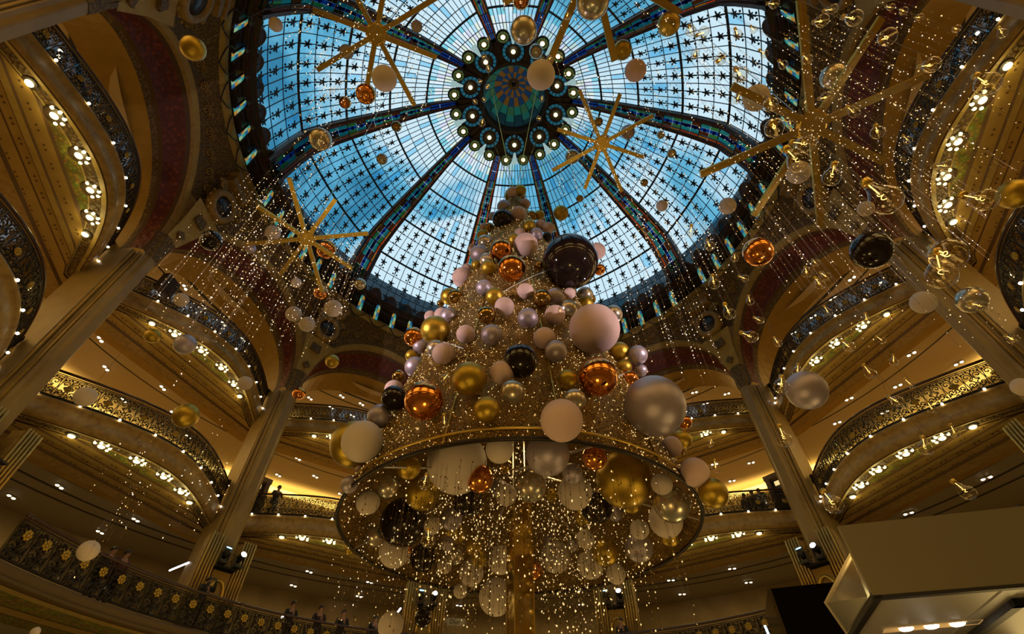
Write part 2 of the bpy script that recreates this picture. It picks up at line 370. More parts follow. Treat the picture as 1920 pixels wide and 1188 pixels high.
# ------------------------------------------------------------------ arch over each bay of the top gallery
def arch(D, w, zs, za, n=28, p=.85):
    out = []
    for k in range(n+1):
        f = PI*k/n; out.append((w*math.cos(f), D, zs+(za-zs)*math.sin(f)**p))
    return out
def make_arch():
    root = thing('arch')
    cs = [(17.9, 4.9, 18.2, 21.68), (16.35, 4.72, 18.3, 22.2), (16.2, 4.66, 18.35, 22.45), (16.05, 4.66, 18.4, 22.5), (15.55, 4.60, 18.5, 23.55), (15.42, 4.62, 18.5, 23.72), (15.30, 4.72, 18.5, 23.80), (15.18, 4.85, 18.4, 24.1)]
    mats = [('arch_soffit', ochre), ('bead_moulding', brown_orn), ('line_moulding', line_m), ('red_band', red_band), ('line_moulding', line_m), ('outer_moulding', cream_dk), ('outer_moulding', cream)]
    for (nm, m), a, b in zip(mats, cs, cs[1:]):
        g = G(); rows = [arch(*a), arch(*b)]
        if nm == 'red_band':   # a hollow cove
            A, B = rows; mid = [tuple((np.array(p)+np.array(q))/2 + np.array((0, .10, .06))) for p, q in zip(A, B)]; rows = [A, mid, B]
        g.grid(rows); g.build(nm, m, root, nm == 'red_band')
    # spandrel up to the ring under the dome
    A = arch(*cs[-1]); top = [Pz(14.72, -18+36*k/28, 25.25) for k in range(29)]
    top = [Pz(14.72, -(math.degrees(math.atan2(x, y)) if 0 < k < 28 else (18 if x > 0 else -18)), 25.25) for k, (x, y, z) in enumerate(A)]
    rows = []
    for t in (0, .2, .4, .6, .8, 1):
        rows.append([tuple(np.array(p)*(1-t)+np.array(q)*t + np.array((0, .12*math.sin(PI*t), 0))) for p, q in zip(A, top)])
    G().grid(rows).build('spandrel', brown_orn, root, True)
    # fill at both ends down to the capital
    for sg in (-1, 1):
        g = G(); e = A[0] if sg > 0 else A[-1]; q = Pz(14.72, -18*sg, 25.25); c = Pz(15.75, -18*sg, 18.4)
        ks = (0, 1, 2, 3, 4, 5, 6) if sg > 0 else (28, 27, 26, 25, 24, 23, 22)
        # curved pendentive strip between the arch end and the column axis
        rowA = [A[k] for k in ks]; zt = [p[2] for p in rowA]
        rowB = []
        for k, z in enumerate(zt):
            t = (z-18.4)/(25.25-18.4); rowB.append(tuple(np.array(c)*(1-t)+np.array(q)*t + np.array((0, .25*math.sin(PI*t), 0))))
        g.grid([rowA, rowB]); g.build('pendentive', cream_dk, root, True)
    for r0, z0, r1, z1, m in ((14.72, 25.25, 14.5, 25.35, cream), (14.5, 25.35, 14.45, 25.6, cream_dk), (14.45, 25.6, 14.95, 26.05, iron_dome)):
        g = G(); g.grid([[Pz(r0, d, z0) for d in DS], [Pz(r1, d, z1) for d in DS]]); g.build('cornice', m, root)
    # scroll relief along the band
    sm = G()
    sm.tube([(x, -.05, z) for x, y, z in spiral(0, 0, .24, 0, 1.8, 24)], .035, 5); sm.tube([(x, -.05, z) for x, y, z in spiral(.36, .16, .16, PI, -1.4, 14)], .028, 5)
    sm.tube([(.24, -.05, 0), (.3, -.05, .1), (.2, -.05, .22)], .03, 5)
    me = sm.mesh('scroll_ornament', cream_dk, True); rows_mid = rows[2]
    for k in range(3, 26, 2):
        p = Vector(rows_mid[k]); x = (Vector(rows_mid[k-1])-Vector(rows_mid[k+1])).normalized(); zz = (Vector(rows[4][k])-Vector(rows[1][k])).normalized(); y = zz.cross(x).normalized(); zz = x.cross(y)
        put('scroll_ornament', me, root, frame(x, y, zz, p))
    return root
TA = make_arch()

# ------------------------------------------------------------------ column between bays
flute_m = mat('dull_gilt_flute', (.52, .33, .08), .36, .7)
def make_column():
    root = thing('column')
    hw, R0 = .21, 15.75
    sec = [(-.60, R0+2.0), (-.60, R0+.62), (-.45, R0+.58), (-.45, R0+.42), (-.36, R0+.38), (-.36, R0+.22), (-.27, R0+.16), (-hw, R0+.04), (-hw+.04, R0), (hw-.04, R0), (hw, R0+.04), (.27, R0+.16), (.36, R0+.22), (.36, R0+.38), (.45, R0+.42), (.45, R0+.58), (.60, R0+.62), (.60, R0+2.0)]
    g = G(); g.prism(sec, 0, 18.3); g.build('shaft', mat('column_plaster', (.33, .215, .065), .5, var=(2, (.27, .17, .05), .35, .7)), root)
    # moulded side strips
    for sg in (-1, 1):
        g = G(); g.box((sg*.40, R0+.34, 13.7), (.04, .07, 9.0)); g.box((sg*.53, R0+.56, 13.7), (.05, .08, 9.0)); g.build('side_moulding', ochre, root)
        # fluted pilaster of the lowest storey
        pil = thing('fluted_pilaster'); pil.parent = root
        G().box((sg*.72, R0-.18, 7.85), (.64, .4, 4.1)).build('pilaster_core', cream_dk, pil)
        fl = G().lathe([(.042, 0), (.042, 4.1), (0, 4.14)], 8).mesh('flute', flute_m, True)
        for k in range(5): put('flute', fl, pil, Matrix.Translation((sg*(.47+.125*k), R0-.42, 5.9)))
    G().box((0, R0-.42, 8.75), (.86, .6, .06)).build('spotlight_shelf', black_m, root)
    g = G(); g.box((0, R0-.3, 7.3), (.76, .3, 2.7)); g.build('niche_panel', ochre, root)
    g = G(); g.tube([(.34*math.cos(PI*k/14), R0-.47, 7.6+.7*math.sin(PI*k/14)) for k in range(15)], .07, 6); g.build('niche_arch', gold_m, root, True)
    # capital
    g = G(); sc = lambda f, z: [(x*f, R0+(y-R0)*f-.02*f, z) for x, y in sec[5:13]]
    g.grid([sc(1.05, 18.25), sc(1.25, 18.5), sc(1.25, 19.3), sc(1.5, 19.5), sc(1.4, 19.75)]); g.build('capital', brown_orn, root)
    g = G(); g.grid([[(-.38, R0-.02, 19.7), (.38, R0-.02, 19.7)], [(-.62, R0-.36, 20.9), (.62, R0-.36, 20.9)], [(-1.0, R0-.74, 21.9), (1.0, R0-.74, 21.9)]]); g.build('flared_panel', cream, root, True)
    for z, s in ((20.15, .36), (21.35, .62)):
        G().box((0, R0-.05-(z-19.7)*.31, z), (s, .12, s), Matrix.Rotation(rad(45 if s < .5 else 0), 3, 'Y')).build('square_ornament', brown_orn, root)
    # round medallion
    md = thing('medallion'); md.parent = root
    Rm = Matrix.Rotation(PI/2+.22, 3, 'X'); c = (0, R0-1.02, 22.75)
    g = G(); g.lathe([(.50, -.05), (.55, .10), (.68, .14), (.80, .10), (.86, -.02), (.86, -.25)], 28, c, Rm); g.build('medallion_frame', cream_dk, md, True)
    G().lathe([(.52, .0), (.52, .02), (0, .06)], 24, c, Rm).build('medallion_disc', mat('medallion_blue', (.02, .045, .075), .35, var=(4, (.05, .015, .01), .45, .6)), md, True)
    for k in range(18):
        a = 2*PI*k/18; q = Vector(c)+Rm @ Vector((.98*math.cos(a), .98*math.sin(a), 0))
        if k > 8: G().lathe([(0, -.06), (.06, 0), (0, .06)], 6, q).build('bead', cream, md)
    for sg in (-1, 1):
        g = G(); g.tube([(sg*x+sg*.75, R0-1.0+.1*z, 23.6+z) for x, y, z in spiral(0, 0, .32, 0, 1.7, 22)], .07, 6); g.build('volute', cream_dk, root, True)
    g = G(); g.box((0, R0-1.0, 24.35), (1.5, .6, .55)); g.box((0, R0-1.05, 24.7), (1.8, .7, .2)); g.build('bracket', cream_dk, root)
    return root
TC = make_column()
index_children()
first = {}
def place(T, key, az, label, cat, group=None, kind=None):
    if key not in first: first[key] = 1; o = T
    else: o = copy_tree(T)
    o.rotation_euler = (0, 0, rad(az)); return tag(o, label, cat, group, kind)
LVN = {1: 'lowest', 2: 'middle', 3: 'top'}
for az in BAYS:
    for L in (1, 2, 3):
        if az in SEEN and not (L == 1 and abs(az) > 80):
            place(TB[L], ('b', L), az, f'{LVN[L]} cream balcony with moulded soffit in the bay {BAYNAME[az]}', 'balcony', 'gallery balconies')
            place(TR[L], ('r', L), az, f'ornate iron balustrade of the {LVN[L]} gallery in the bay {BAYNAME[az]}', 'balustrade', 'gallery balustrades')
    place(TA, 'a', az, f'cream arch with red patterned band over the bay {BAYNAME[az]}', 'arch', 'arches under the dome')
CNAME = {18: 'behind the tree, left one', -18: 'behind the tree, right one', 54: 'tall one left of the tree', -54: 'tall one right of the tree', 90: 'at the left picture edge', -90: 'at the right picture edge',
         126: 'in the top left corner', -126: 'in the top right corner'}
for az in (18, -18, 54, -54, 90, -90, 126, -126):
    place(TC, 'c', az, f'cream column with medallion and fluted base, {CNAME[az]}', 'column', 'columns round the hall')

# ================================================================== THE DOME
NODES = [(14.1, 26.6), (13.85, 27.9), (13.55, 29.2), (13.14, 30.5), (12.45, 31.28), (11.73, 32.0), (10.95, 32.65), (10.15, 33.28), (9.35, 33.88), (8.5, 34.48), (7.76, 35.06), (7.0, 35.58), (6.22, 36.05), (5.2, 36.6), (4.2, 37.05), (3.2, 37.4), (2.55, 37.65)]
HALF = 14.6; NC = 12; DA = 2*HALF/NC
def dome(i, d, out=0.):     # point on ring i (may be fractional) at angle d; panels are slightly flattened between ribs
    i0 = min(int(i), len(NODES)-2); t = i-i0
    r = NODES[i0][0]*(1-t)+NODES[i0+1][0]*t; z = NODES[i0][1]*(1-t)+NODES[i0+1][1]*t
    r *= 1-.022*(1-(d/18)**2)
    # outward normal offset
    dr = NODES[i0][1]-NODES[i0+1][1]; dz = NODES[i0+1][0]-NODES[i0][0]; l = math.hypot(dr, dz)
    return Vector(Pz(r-dr/l*out, d, z-dz/l*out))
pane_m = mat('pale_blue_roof_glass', (.5, .6, .65), .25, trans=(.90, .97, 1.0))
pane_b = mat('blue_roof_glass', (.3, .5, .6), .25, trans=(.62, .86, .98))
pane_w = mat('opal_roof_glass', (.6, .6, .6), .25, trans=(1.0, .97, .98))
pane_v = mat('lilac_roof_glass', (.5, .45, .6), .25, trans=(.86, .80, .95))
pane_y = mat('straw_roof_glass', (.5, .5, .4), .25, trans=(.93, .95, .78))
pane_t = mat('teal_roof_glass', (.2, .5, .5), .25, trans=(.30, .72, .82))
STAIN = [mat('stained_'+n, c, .2, trans=t) for n, c, t in (('orange', (.5, .15, .02), (.72, .20, .03)), ('amber', (.5, .3, .05), (.72, .38, .07)), ('teal', (.05, .3, .28), (.09, .36, .35)), ('blue', (.02, .08, .3), (.05, .17, .40)),
         ('green', (.1, .25, .1), (.15, .32, .15)), ('red', (.3, .02, .01), (.50, .05, .02)), ('navy', (.01, .02, .08), (.02, .05, .16)), ('brown', (.1, .05, .02), (.22, .10, .035)))]
OR, AM, TE, BL, GN, RD, NV, BR = STAIN
flat = lambda pts, th: pts
def quad_pane(pts, nrm, th=.012):
    g = G(); a = [Vector(p)+nrm*th for p in pts]; b = [Vector(p)-nrm*th for p in pts]
    g.add(a+b, [(0, 1, 2, 3), (7, 6, 5, 4)]+[(k, 4+k, 4+(k+1) % 4, (k+1) % 4) for k in range(4)]); return g
# black flower on the glazing bars
fg = G(); poly = []
for k in range(5):
    a = PI/2+2*PI*k/5
    for da, r in ((-.36, .09), (-.2, .17), (0, .225), (.2, .17), (.36, .09)): poly.append((r*math.cos(a+da), r*math.sin(a+da)))
fg.prism(poly, -.015, .02)
for sx in (-1, 1): fg.prism([(sx*.12+.055*math.cos(2*PI*k/6), -.40+.055*math.sin(2*PI*k/6)) for k in range(6)], -.015, .02)
fg.prism([(-.03, -.36), (.03, -.36), (.03, .0), (-.03, 0)], -.015, .02)
FLOWER = fg.mesh('flower_ornament', lead)
def make_panel():
    root = thing('window_1', kind='structure'); r_ = random.Random(3)
    for i in range(12):
        for c in range(NC):
            d0, d1 = -HALF+DA*c, -HALF+DA*(c+1)
            p = [dome(i, d0), dome(i, d1), dome(i+1, d1), dome(i+1, d0)]; n = (p[1]-p[0]).cross(p[3]-p[0]).normalized()
            quad_pane(p, n).build('pane', pane_b if r_.random() < .06 else pane_m, root)
    up = {}
    for i in (12, 13):          # crowded upper glass: too fine to pick apart
        for c in range(NC):
            d0, d1 = -HALF+DA*c, -HALF+DA*(c+1)
            for q in range(2):
                m = r_.choice([pane_m, pane_w, pane_w, pane_v, pane_y, pane_b]) if i == 13 or q else r_.choice([pane_m, pane_b, pane_t, pane_b])
                a, b = i+q*.5, i+q*.5+.5; p = [dome(a, d0), dome(a, d1), dome(b, d1), dome(b, d0)]
                up.setdefault(m.name, (m, G()))[1].add(p, [(0, 1, 2, 3)])
    for m, g in up.values(): g.build('upper_glass', m, root, kind='stuff')
    for c in range(NC+1):
        d = -HALF+DA*c; g = G(); g.tube([dome(i/2, d, -.02) for i in range(0, 29)], .028, 4, False); g.build('glazing_bar', lead, root)
    for i in range(0, 15):
        w = .075 if i in (3, 6, 9, 12) else .026
        g = G(); g.tube([dome(i, d, -.03) for d in np.linspace(-HALF-.3, HALF+.3, 17)], w, 5, False); g.build('ring_bar', lead, root)
    for i in range(9):
        for c in range(1, NC, 2):
            d = -HALF+DA*c; p = dome(i+.5, d, -.06); zz = None
            y = (dome(i+1, d)-dome(i, d)).normalized(); x = (dome(i+.5, d+.5)-dome(i+.5, d-.5)).normalized(); n = x.cross(y).normalized()
            s = 1.22 if i < 7 else 1.0
            put('flower_ornament', FLOWER, root, frame(x, y, n, p) @ Matrix.Scale(s, 4))
    return root
TP = make_panel()
def make_rib():
    root = thing('dome_rib')
    ANG = 3.35
    idx = [k/2 for k in range(0, 33)]
    def beam(nm, d0, d1, dep, m):
        g = G(); rows = []
        for i in idx: rows.append([dome(i, d0, .10)+Vector(), dome(i, d0, -dep), dome(i, d1, -dep), dome(i, d1, .10)])
        rows = [[Vector(q) for q in r] for r in rows]; g.grid(rows, True); return g.build(nm, m, root)
    beam('side_beam', -ANG, -ANG*.74, .22, rib_m); beam('side_beam', ANG*.74, ANG, .22, rib_m)
    beam('inner_bead', -ANG*.56, -ANG*.50, .10, rib_m); beam('inner_bead', ANG*.50, ANG*.56, .10, rib_m)
    r_ = random.Random(5)
    def rp(i0, i1, a, b, m):
        p = [dome(i0, a*ANG), dome(i0, b*ANG), dome(i1, b*ANG), dome(i1, a*ANG)]; n = (p[1]-p[0]).cross(p[3]-p[0]).normalized(); quad_pane(p, n).build('stained_pane', m, root)
    for k in range(22):
        i0, i1 = k*.64, k*.64+.62
        for sg in (-1, 1):
            rp(i0, i1, sg*.72, sg*.57, OR if k % 3 else AM)
        if k > 18: mid = [BL, NV, BL]
        else: mid = [[TE, NV, TE], [GN, BL, GN], [TE, BL, BR], [BR, NV, TE]][k % 4]
        for q, m in enumerate(mid): rp(i0, i1, -.48+.32*q, -.18+.32*q, m)
        if k % 2 == 0:
            g = G(); g.tube([dome(i1+.01, -.72*ANG, -.04), dome(i1+.01, .72*ANG, -.04)], .035, 4); g.build('cross_bar', rib_m, root)
        if k < 18:           # blue flower boss at each field's middle
            g = G(); c = dome((i0+i1)/2, 0, -.05); y = (dome(i1, 0)-dome(i0, 0)).normalized(); x = Vector((1, 0, 0)); n = x.cross(y)
            R3 = Matrix((x, y, n)).transposed()
            g.lathe([(.12, -.01), (.12, .01), (.05, .03)], 7, c, R3); g.build('flower_boss', BL, root)
    return root
TRB = make_rib()
# scalloped gallery at the foot of each glass panel
def make_dgal():
    root = thing('dome_gallery')
    g = G(); g.grid([[Pz(14.95, d, 26.05) for d in DS], [Pz(14.35, d, 26.1) for d in DS], [Pz(14.22, d, 26.6) for d in DS], [Pz(13.62, d, 26.72) for d in DS]]); g.build('dark_wall', iron_dome, root)
    glow = [mat('backlit_'+n, c, .3, emit=.55, ecol=c) for n, c in (('teal', (.05, .40, .38)), ('pale_green', (.35, .62, .36)), ('amber', (.60, .32, .05)), ('blue', (.03, .16, .36)))]
    redc = mat('dark_red_niche', (.16, .015, .01), .5)
    for k in range(7):
        d = -15.6+5.2*k; w = 2.45
        # half-round scallop with pale rim
        pts = [Pz(14.0-.42*math.sin(PI*q/14), d+w*math.cos(PI*q/14), 26.45+1.0*math.sin(PI*q/14)) for q in range(15)]
        sc_ = G(); c = Pz(14.02, d, 26.5); sc_.add([c]+pts, [(0, q, q+1) for q in range(1, 15)]); niche = sc_.build('scallop', mat('dark_niche', (.06, .022, .012), .6), root)
        G().tube(pts, .045, 5).build('scallop_rim', cream_dk if False else mat('pale_rim', (.11, .10, .08), .6), niche)
        G().lathe([(0, .05), (.18, .03), (.24, 0), (.24, -.02)], 10, Pz(13.78, d, 26.85), Matrix.Rotation(PI/2, 3, 'X')).build('red_boss', redc, niche, True)
    for k in range(6):
        d = -13+5.2*k; z0, z1 = 25.2, 26.35
        fr = G(); fr.tube([Pz(14.12, d+q, z) for q, z in ((-.85, z0), (-.85, z1), (-.5, z1+.3), (0, z1+.4), (.5, z1+.3), (.85, z1), (.85, z0))], .05, 5)
        win = fr.build('arched_window', iron_dome, root)
        n = 0
        for zi in range(4):
            for xi in range(2):
                a, b = d-.8+.8*xi, d-.05+.8*xi; za, zb = z0+.36*zi, z0+.36*zi+.32
                p = [Vector(Pz(14.16, q, zz)) for q, zz in ((a, za), (b, za), (b, zb), (a, zb))]
                quad_pane(p, Vector((0, 1, 0))).build('stained_pane', glow[(zi*3+xi*2+k) % 4], win); n += 1
    for k in range(5):      # whiplash stems below the windows
        d = -13+6.5*k; g = G()
        for s in (-1, 1): g.tube([Pz(14.55-.3*t, d+s*2.6*math.sin(t*2.6), 24.9+1.0*t) for t in np.linspace(0, 1, 9)], .035, 4)
        g.build('whiplash_stem', iron_dome, root)
    return root
TG = make_dgal()
index_children()
for n, az in enumerate(BAYS):
    o = place(TP, 'p', az, f'leaded blue glass dome panel {BAYNAME[az]}', None, 'dome glass panels', 'structure')
    if n: o.name = f'window_{n+1}'
    place(TG, 'g', az, f'scalloped stained glass gallery at the dome foot, bay {BAYNAME[az]}', 'window gallery', 'stained galleries round the dome foot')
RNAME = {18: 'running down behind the tree top, left one', -18: 'running down behind the tree top, right one', 54: 'running to the lower left of the dome', -54: 'running to the lower right of the dome', 90: 'running to the left edge of the dome', -90: 'running to the right edge of the dome',
         126: 'running to the upper left of the dome', -126: 'running to the upper right of the dome', 162: 'running up past the lantern, left one', -162: 'running up past the lantern, right one'}
for az in (18, -18, 54, -54, 90, -90, 126, -126, 162, -162):
    place(TRB, 'rb', az, f'stained glass dome rib {RNAME[az]}', 'dome rib', 'ribs of the dome')
# crown of the dome: dark ornamental ring, lantern, lamps
crown = thing('lantern_ring', 'dark bronze ornamental ring round the lantern of the dome', 'lantern ring')
g = G(); g.lathe([(4.25, 37.0), (4.15, 36.93), (3.3, 37.22), (2.6, 37.45), (2.55, 37.2), (2.35, 37.2), (2.3, 37.9), (2.3, 39.2), (2.15, 39.3)], 60)
g = G(); prof = [(4.25, 37.02), (3.4, 37.24), (2.62, 37.5), (2.5, 37.3), (2.32, 37.35), (2.3, 38.2), (2.25, 38.9)]
g.grid([[Pz(r, 6*k, z) for k in range(60)] for r, z in prof], True); g.build('ring', iron_dome, crown, True)
for k in range(10):
    a = 36*k
    for s in (-1, 1):
        g = G(); pts = [Pz(2.5+2.0*t, a+s*(4+9*t*t), 37.42-.62*t*t-.08) for t in np.linspace(0, 1, 9)]; g.tube(pts, [.09*(1-.5*t) for t in np.linspace(0, 1, 9)], 5); g.build('whiplash_stem', iron_dome, crown, True)
    # white trumpet-shaped opening of each field
    p = [Vector(Pz(r, a+d, 37.05-.22*(r-3.5))-Vector((0, 0, .1)) if False else Pz(r, a+d, 36.95-.25*(r-3.6))) for r, d in ((3.75, -.9), (3.75, .9), (4.6, 3.2), (4.6, -3.2))]
    quad_pane(p, Vector((0, 0, 1))).build('trumpet_pane', mat('backlit_trumpet', (.5, .75, .78), .3, emit=.45, ecol=(.55, .85, .9)), crown)
lan = thing('dome_lantern', 'small dark stained glass cupola at the top of the dome', 'lantern')
LC = [mat('dim_'+n, c, .3, emit=.07, ecol=c) for n, c in (('teal', (.05, .55, .50)), ('blue', (.04, .16, .5)), ('amber', (.6, .28, .06)), ('green', (.12, .45, .25)), ('brown', (.12, .06, .02)), ('petrol', (.02, .14, .20)))]
rings = [(2.28, 38.3), (2.2, 39.0), (1.95, 39.7), (1.5, 40.3), (.95, 40.75), (.45, 41.0), (.12, 41.05)]
for i in range(6):
    for k in range(20):
        (ra, za), (rb, zb) = rings[i], rings[i+1]; a, b = 18*k+.8, 18*k+17.2
        p = [Vector(Pz(r, d, z)) for r, d, z in ((ra, a, za), (ra, b, za), (rb, b, zb), (rb, a, zb))]; n = (p[1]-p[0]).cross(p[3]-p[0]).normalized()
        m = [LC[5], LC[5] if k % 2 else LC[0], LC[0] if k % 2 else LC[3], LC[2] if k % 2 else LC[1], LC[1] if k % 2 else LC[2], LC[4]][i]
        quad_pane(p, n).build('stained_pane', m, lan)
g = G()
g.grid([[Pz(r+.06, 9*k, z+.05) for k in range(40)] for r, z in rings], True); g.build('cupola_shell', iron_dome, lan)
g = G(); g.lathe([(0, 40.7), (.14, 40.8), (.18, 41.0)], 12); g.build('boss', iron_dome, lan)
# lamps of the crown
def dome_lamp(r, az, z, big, label, group):
    root = thing('dome_lamp', label, 'lamp', group); p = Pz(r, az, z)
    R3 = Matrix.Rotation(rad(az), 3, 'Z') @ Matrix.Rotation(-.28, 3, 'X')
    s = .78 if big else .46
    G().lathe([(s, .06), (s*.98, .0), (s*.5, -.05), (s*.42, -.02), (0, -.02)], 24, p, R3).build('dark_dish', iron_dome, root, True)
    G().lathe([(0, -.20), (.11, -.17), (.155, -.08), (.12, 0), (0, .02)], 12, p, R3).build('bulb', lampw, root, True)
    col = mat('backlit_azure', (.02, .18, .30), .3, emit=.17, ecol=(.03, .38, .62)) if big else mat('backlit_lime', (.12, .22, .06), .3, emit=.10, ecol=(.35, .70, .22))
    n = 14 if big else 10; w = 360/n*.8
    for k in range(n):
        a0, a1 = rad(360*k/n), rad(360*k/n+w); rr = (s*.70, s*.95) if big else (s*.60, s*.80)
        pts = [Vector(p)+R3 @ Vector((q*math.cos(a), q*math.sin(a), -.06)) for q, a in ((rr[0], a0), (rr[0], a1), (rr[1], a1), (rr[1], a0))]
        quad_pane(pts, R3 @ Vector((0, 0, 1))).build('glass_bead', col, root)
    return root
CLK = ["one o'clock", "two o'clock"]
def clock(az):   # position on the ring as seen in the photograph: far side (az 0) is at the bottom
    h = (6+az/30) % 12; return f"{(round(h*2)/2) or 12:g} o'clock".replace('.5', ' thirty')
ORD10 = ['first', 'second', 'third', 'fourth', 'fifth', 'sixth', 'seventh', 'eighth', 'ninth', 'tenth']
NTH = ['lowest of the ring']+[w+' clockwise from the lowest' for w in ('first', 'second', 'third', 'fourth', 'fifth', 'sixth', 'seventh', 'eighth', 'ninth')]
for k in range(10):
    az = 36*k
    dome_lamp(3.25, az, 37.2, True, f'large blue ringed lamp round the lantern, '+NTH[k], 'large lamps of the dome crown')
    for s in (-1, 1):
        dome_lamp(4.28, az+s*8.97, 36.72, False, f"small green ringed dome lamp, {'clockwise' if s > 0 else 'anticlockwise'} one of the {ORD10[k]} pair clockwise from bottom", 'small lamps of the dome crown')

# ================================================================== LAMPS OF THE BALCONIES
BIG_DISC = G().lathe([(.12, .02), (.12, -.03), (.09, -.06), (0, -.07)], 14).mesh('lamp_disc', lampw, True)
SML_DISC = G().lathe([(.056, .02), (.056, -.03), (.042, -.05), (0, -.055)], 10).mesh('lamp_petal', lampw, True)
BACK_P = G().lathe([(.32, .02), (.30, -.012), (0, -.012)], 16).mesh('backplate', iron_dome)
BACK_S = G().lathe([(.22, .02), (.2, -.012), (0, -.012)], 14).mesh('backplate', iron_dome)
ORD = ['first', 'second', 'third', 'fourth', 'fifth', 'sixth', 'seventh', 'eighth', 'ninth', 'tenth']
for L in (2, 3):
    p = LEVEL[L]; so = p['so']
    for az in SEEN:
        for k, dl in enumerate((9.8, 6.9, 2.43, -2.43, -6.9, -9.8)):
            r = rf(dl, p['r0'])+.66; pos = Vector(Pz(r, az+dl, so-.03))
            n = Vector((math.sin(rad(az+dl)), -math.cos(rad(az+dl)), 0)); x = n.cross(Vector((0, 0, 1)))   # n: towards the hall
            M = frame(x, n, x.cross(n), pos)
            if k in (0, 5):
                o = thing('soffit_lamp', f"single round lamp at the {'left' if k == 0 else 'right'} end under the {LVN[L]} balcony {BAYNAME[az]}", 'lamp', 'single soffit lamps')
                o.matrix_world = M; put('backplate', BACK_S, o); put('lamp_disc', BIG_DISC, o)
            else:
                o = thing('flower_lamp', f'flower-shaped lamp cluster, {ORD[k-1]} from the left under the {LVN[L]} balcony {BAYNAME[az]}', 'lamp', 'flower lamps under the balconies')
                o.matrix_world = M; put('backplate', BACK_P, o); put('lamp_disc', BIG_DISC, o)
                for q in range(5):
                    a = rad(90+(q-2)*46); put('lamp_petal', SML_DISC, o, Matrix.Translation((.27*math.cos(a), .27*math.sin(a), 0)))
            light('POINT', 'soffit_lamp_light', (0, 0, -.22), 5 if k in (0, 5) else 9, (1, .80, .30), .12, parent=o)
# recessed twin downlights in the gallery ceilings
DL_M = G().lathe([(.07, .0), (.07, -.02), (.05, -.03), (0, -.03)], 10).mesh('downlight_lens', spotw, True)
DL_B = G().box((0, 0, 0), (.42, .2, .02)).mesh('downlight_plate', ceil_gr)
for zc, rr, lab, span in ((16.83, (19.6, 21.0, 22.4), 'middle', (-13, -8, -3, 3, 8, 13)), (21.79, (18.9, 20.6), 'top', (-13, -9, -4.5, 0, 4.5, 9, 13)), (11.04, (20.0, 22.8), 'lowest', (-10, 0, 10))):
    for az in SEEN:
        if lab == 'lowest' and abs(az) > 80: continue
        for j, r in enumerate(rr):
            for q, dl in enumerate(span):
                if (q+j) % 2 and lab == 'middle': continue
                o = thing('ceiling_downlight', f"{ORD[len(span)-1-q if lab != 'middle' else (len(span)-1-q)//2]} downlight from the left, {('inner', 'outer')[j] if len(rr) == 2 else ('inner', 'middle', 'outer')[j]} row, {lab} gallery bay {BAYNAME[az]}", 'downlight', f'{lab} gallery downlights {BAYNAME[az]}')
                o.location = Pz(r, az+dl, zc); o.rotation_euler = (0, 0, rad(az+dl+20))
                put('downlight_plate', DL_B, o, Matrix.Translation((0, 0, -.005)))
                for s in (-1, 1): put('downlight_lens', DL_M, o, Matrix.Translation((s*.13, 0, -.015)))
# white fluorescent tubes and twin stage spotlights on the columns
body_k = mat('black_lamp_housing', (.012, .012, .014), .35)
for az, who in ((18, 'column behind the tree, left one'), (-18, 'column behind the tree, right one'), (54, 'column left of the tree'), (-54, 'column right of the tree'), (126, 'column in the top left corner'), (-126, 'column in the top right corner')):
    for s, lens, nm in ((-1, lens_b, 'dim blue'), (1, lens_v, 'bright white')):
        t = s if az > 0 else s
        # local frame at the column shelf: x to the right in the picture
        M = Matrix.Rotation(rad(az), 4, 'Z'); o = thing('stage_spotlight', f'black stage spotlight with {nm} lens on the {who}', 'spotlight', 'stage spotlights')
        o.matrix_world = M @ Matrix.Translation((.33*t, 14.95, 8.80))
        G().box((0, 0, .05), (.34, .34, .1)).build('base', body_k, o)
        g = G(); [g.box((q*.17, 0, .25), (.04, .12, .36)) for q in (-1, 1)]; g.build('yoke', body_k, o)
        R3 = Matrix.Rotation(rad(62 if s > 0 else 28), 3, 'X')
        G().lathe([(0, -.22), (.11, -.2), (.14, 0), (.15, .2), (.13, .22)], 14, (0, 0, .40), R3).build('head', body_k, o, True)
        G().lathe([(.12, .215), (.12, .235), (0, .245)], 14, (0, 0, .40), R3).build('lens', lens, o, True)
        if s > 0:
            tgt = Vector((0, 0, 13)) - (M @ Vector((.33*t, 14.6, 9.3))); q = tgt.to_track_quat('-Z', 'Y')
            l = light('SPOT', 'stage_spotlight_beam', M @ Vector((.33*t, 14.5, 9.35)), 2600 if abs(az) < 100 else 4200, (1.0, .80, .86), .12, rot=q.to_euler()); l.data.spot_size = rad(44); l.data.spot_blend = .8
for px, py, qx, qy, zz, lab in ((318, 1069, 354, 1054, 9.3, 'white fluorescent tube beside the column left of the tree'), (528, 1157, 543, 1145, 7.6, 'short white fluorescent tube behind the lower balustrade left of the tree'), (742, 1152, 751, 1140, 7.8, 'white fluorescent tube above the white ball at the bottom edge')):
    a, b = at_height(px, py, zz), at_height(qx, qy, zz)
    o = thing('tube_light', lab, 'tube light'); G().tube([a, b], .035, 8).build('tube', tube_w, o); G().tube([a+Vector((0, 0, .05)), b+Vector((0, 0, .05))], .03, 4).build('fitting', black_m, o)

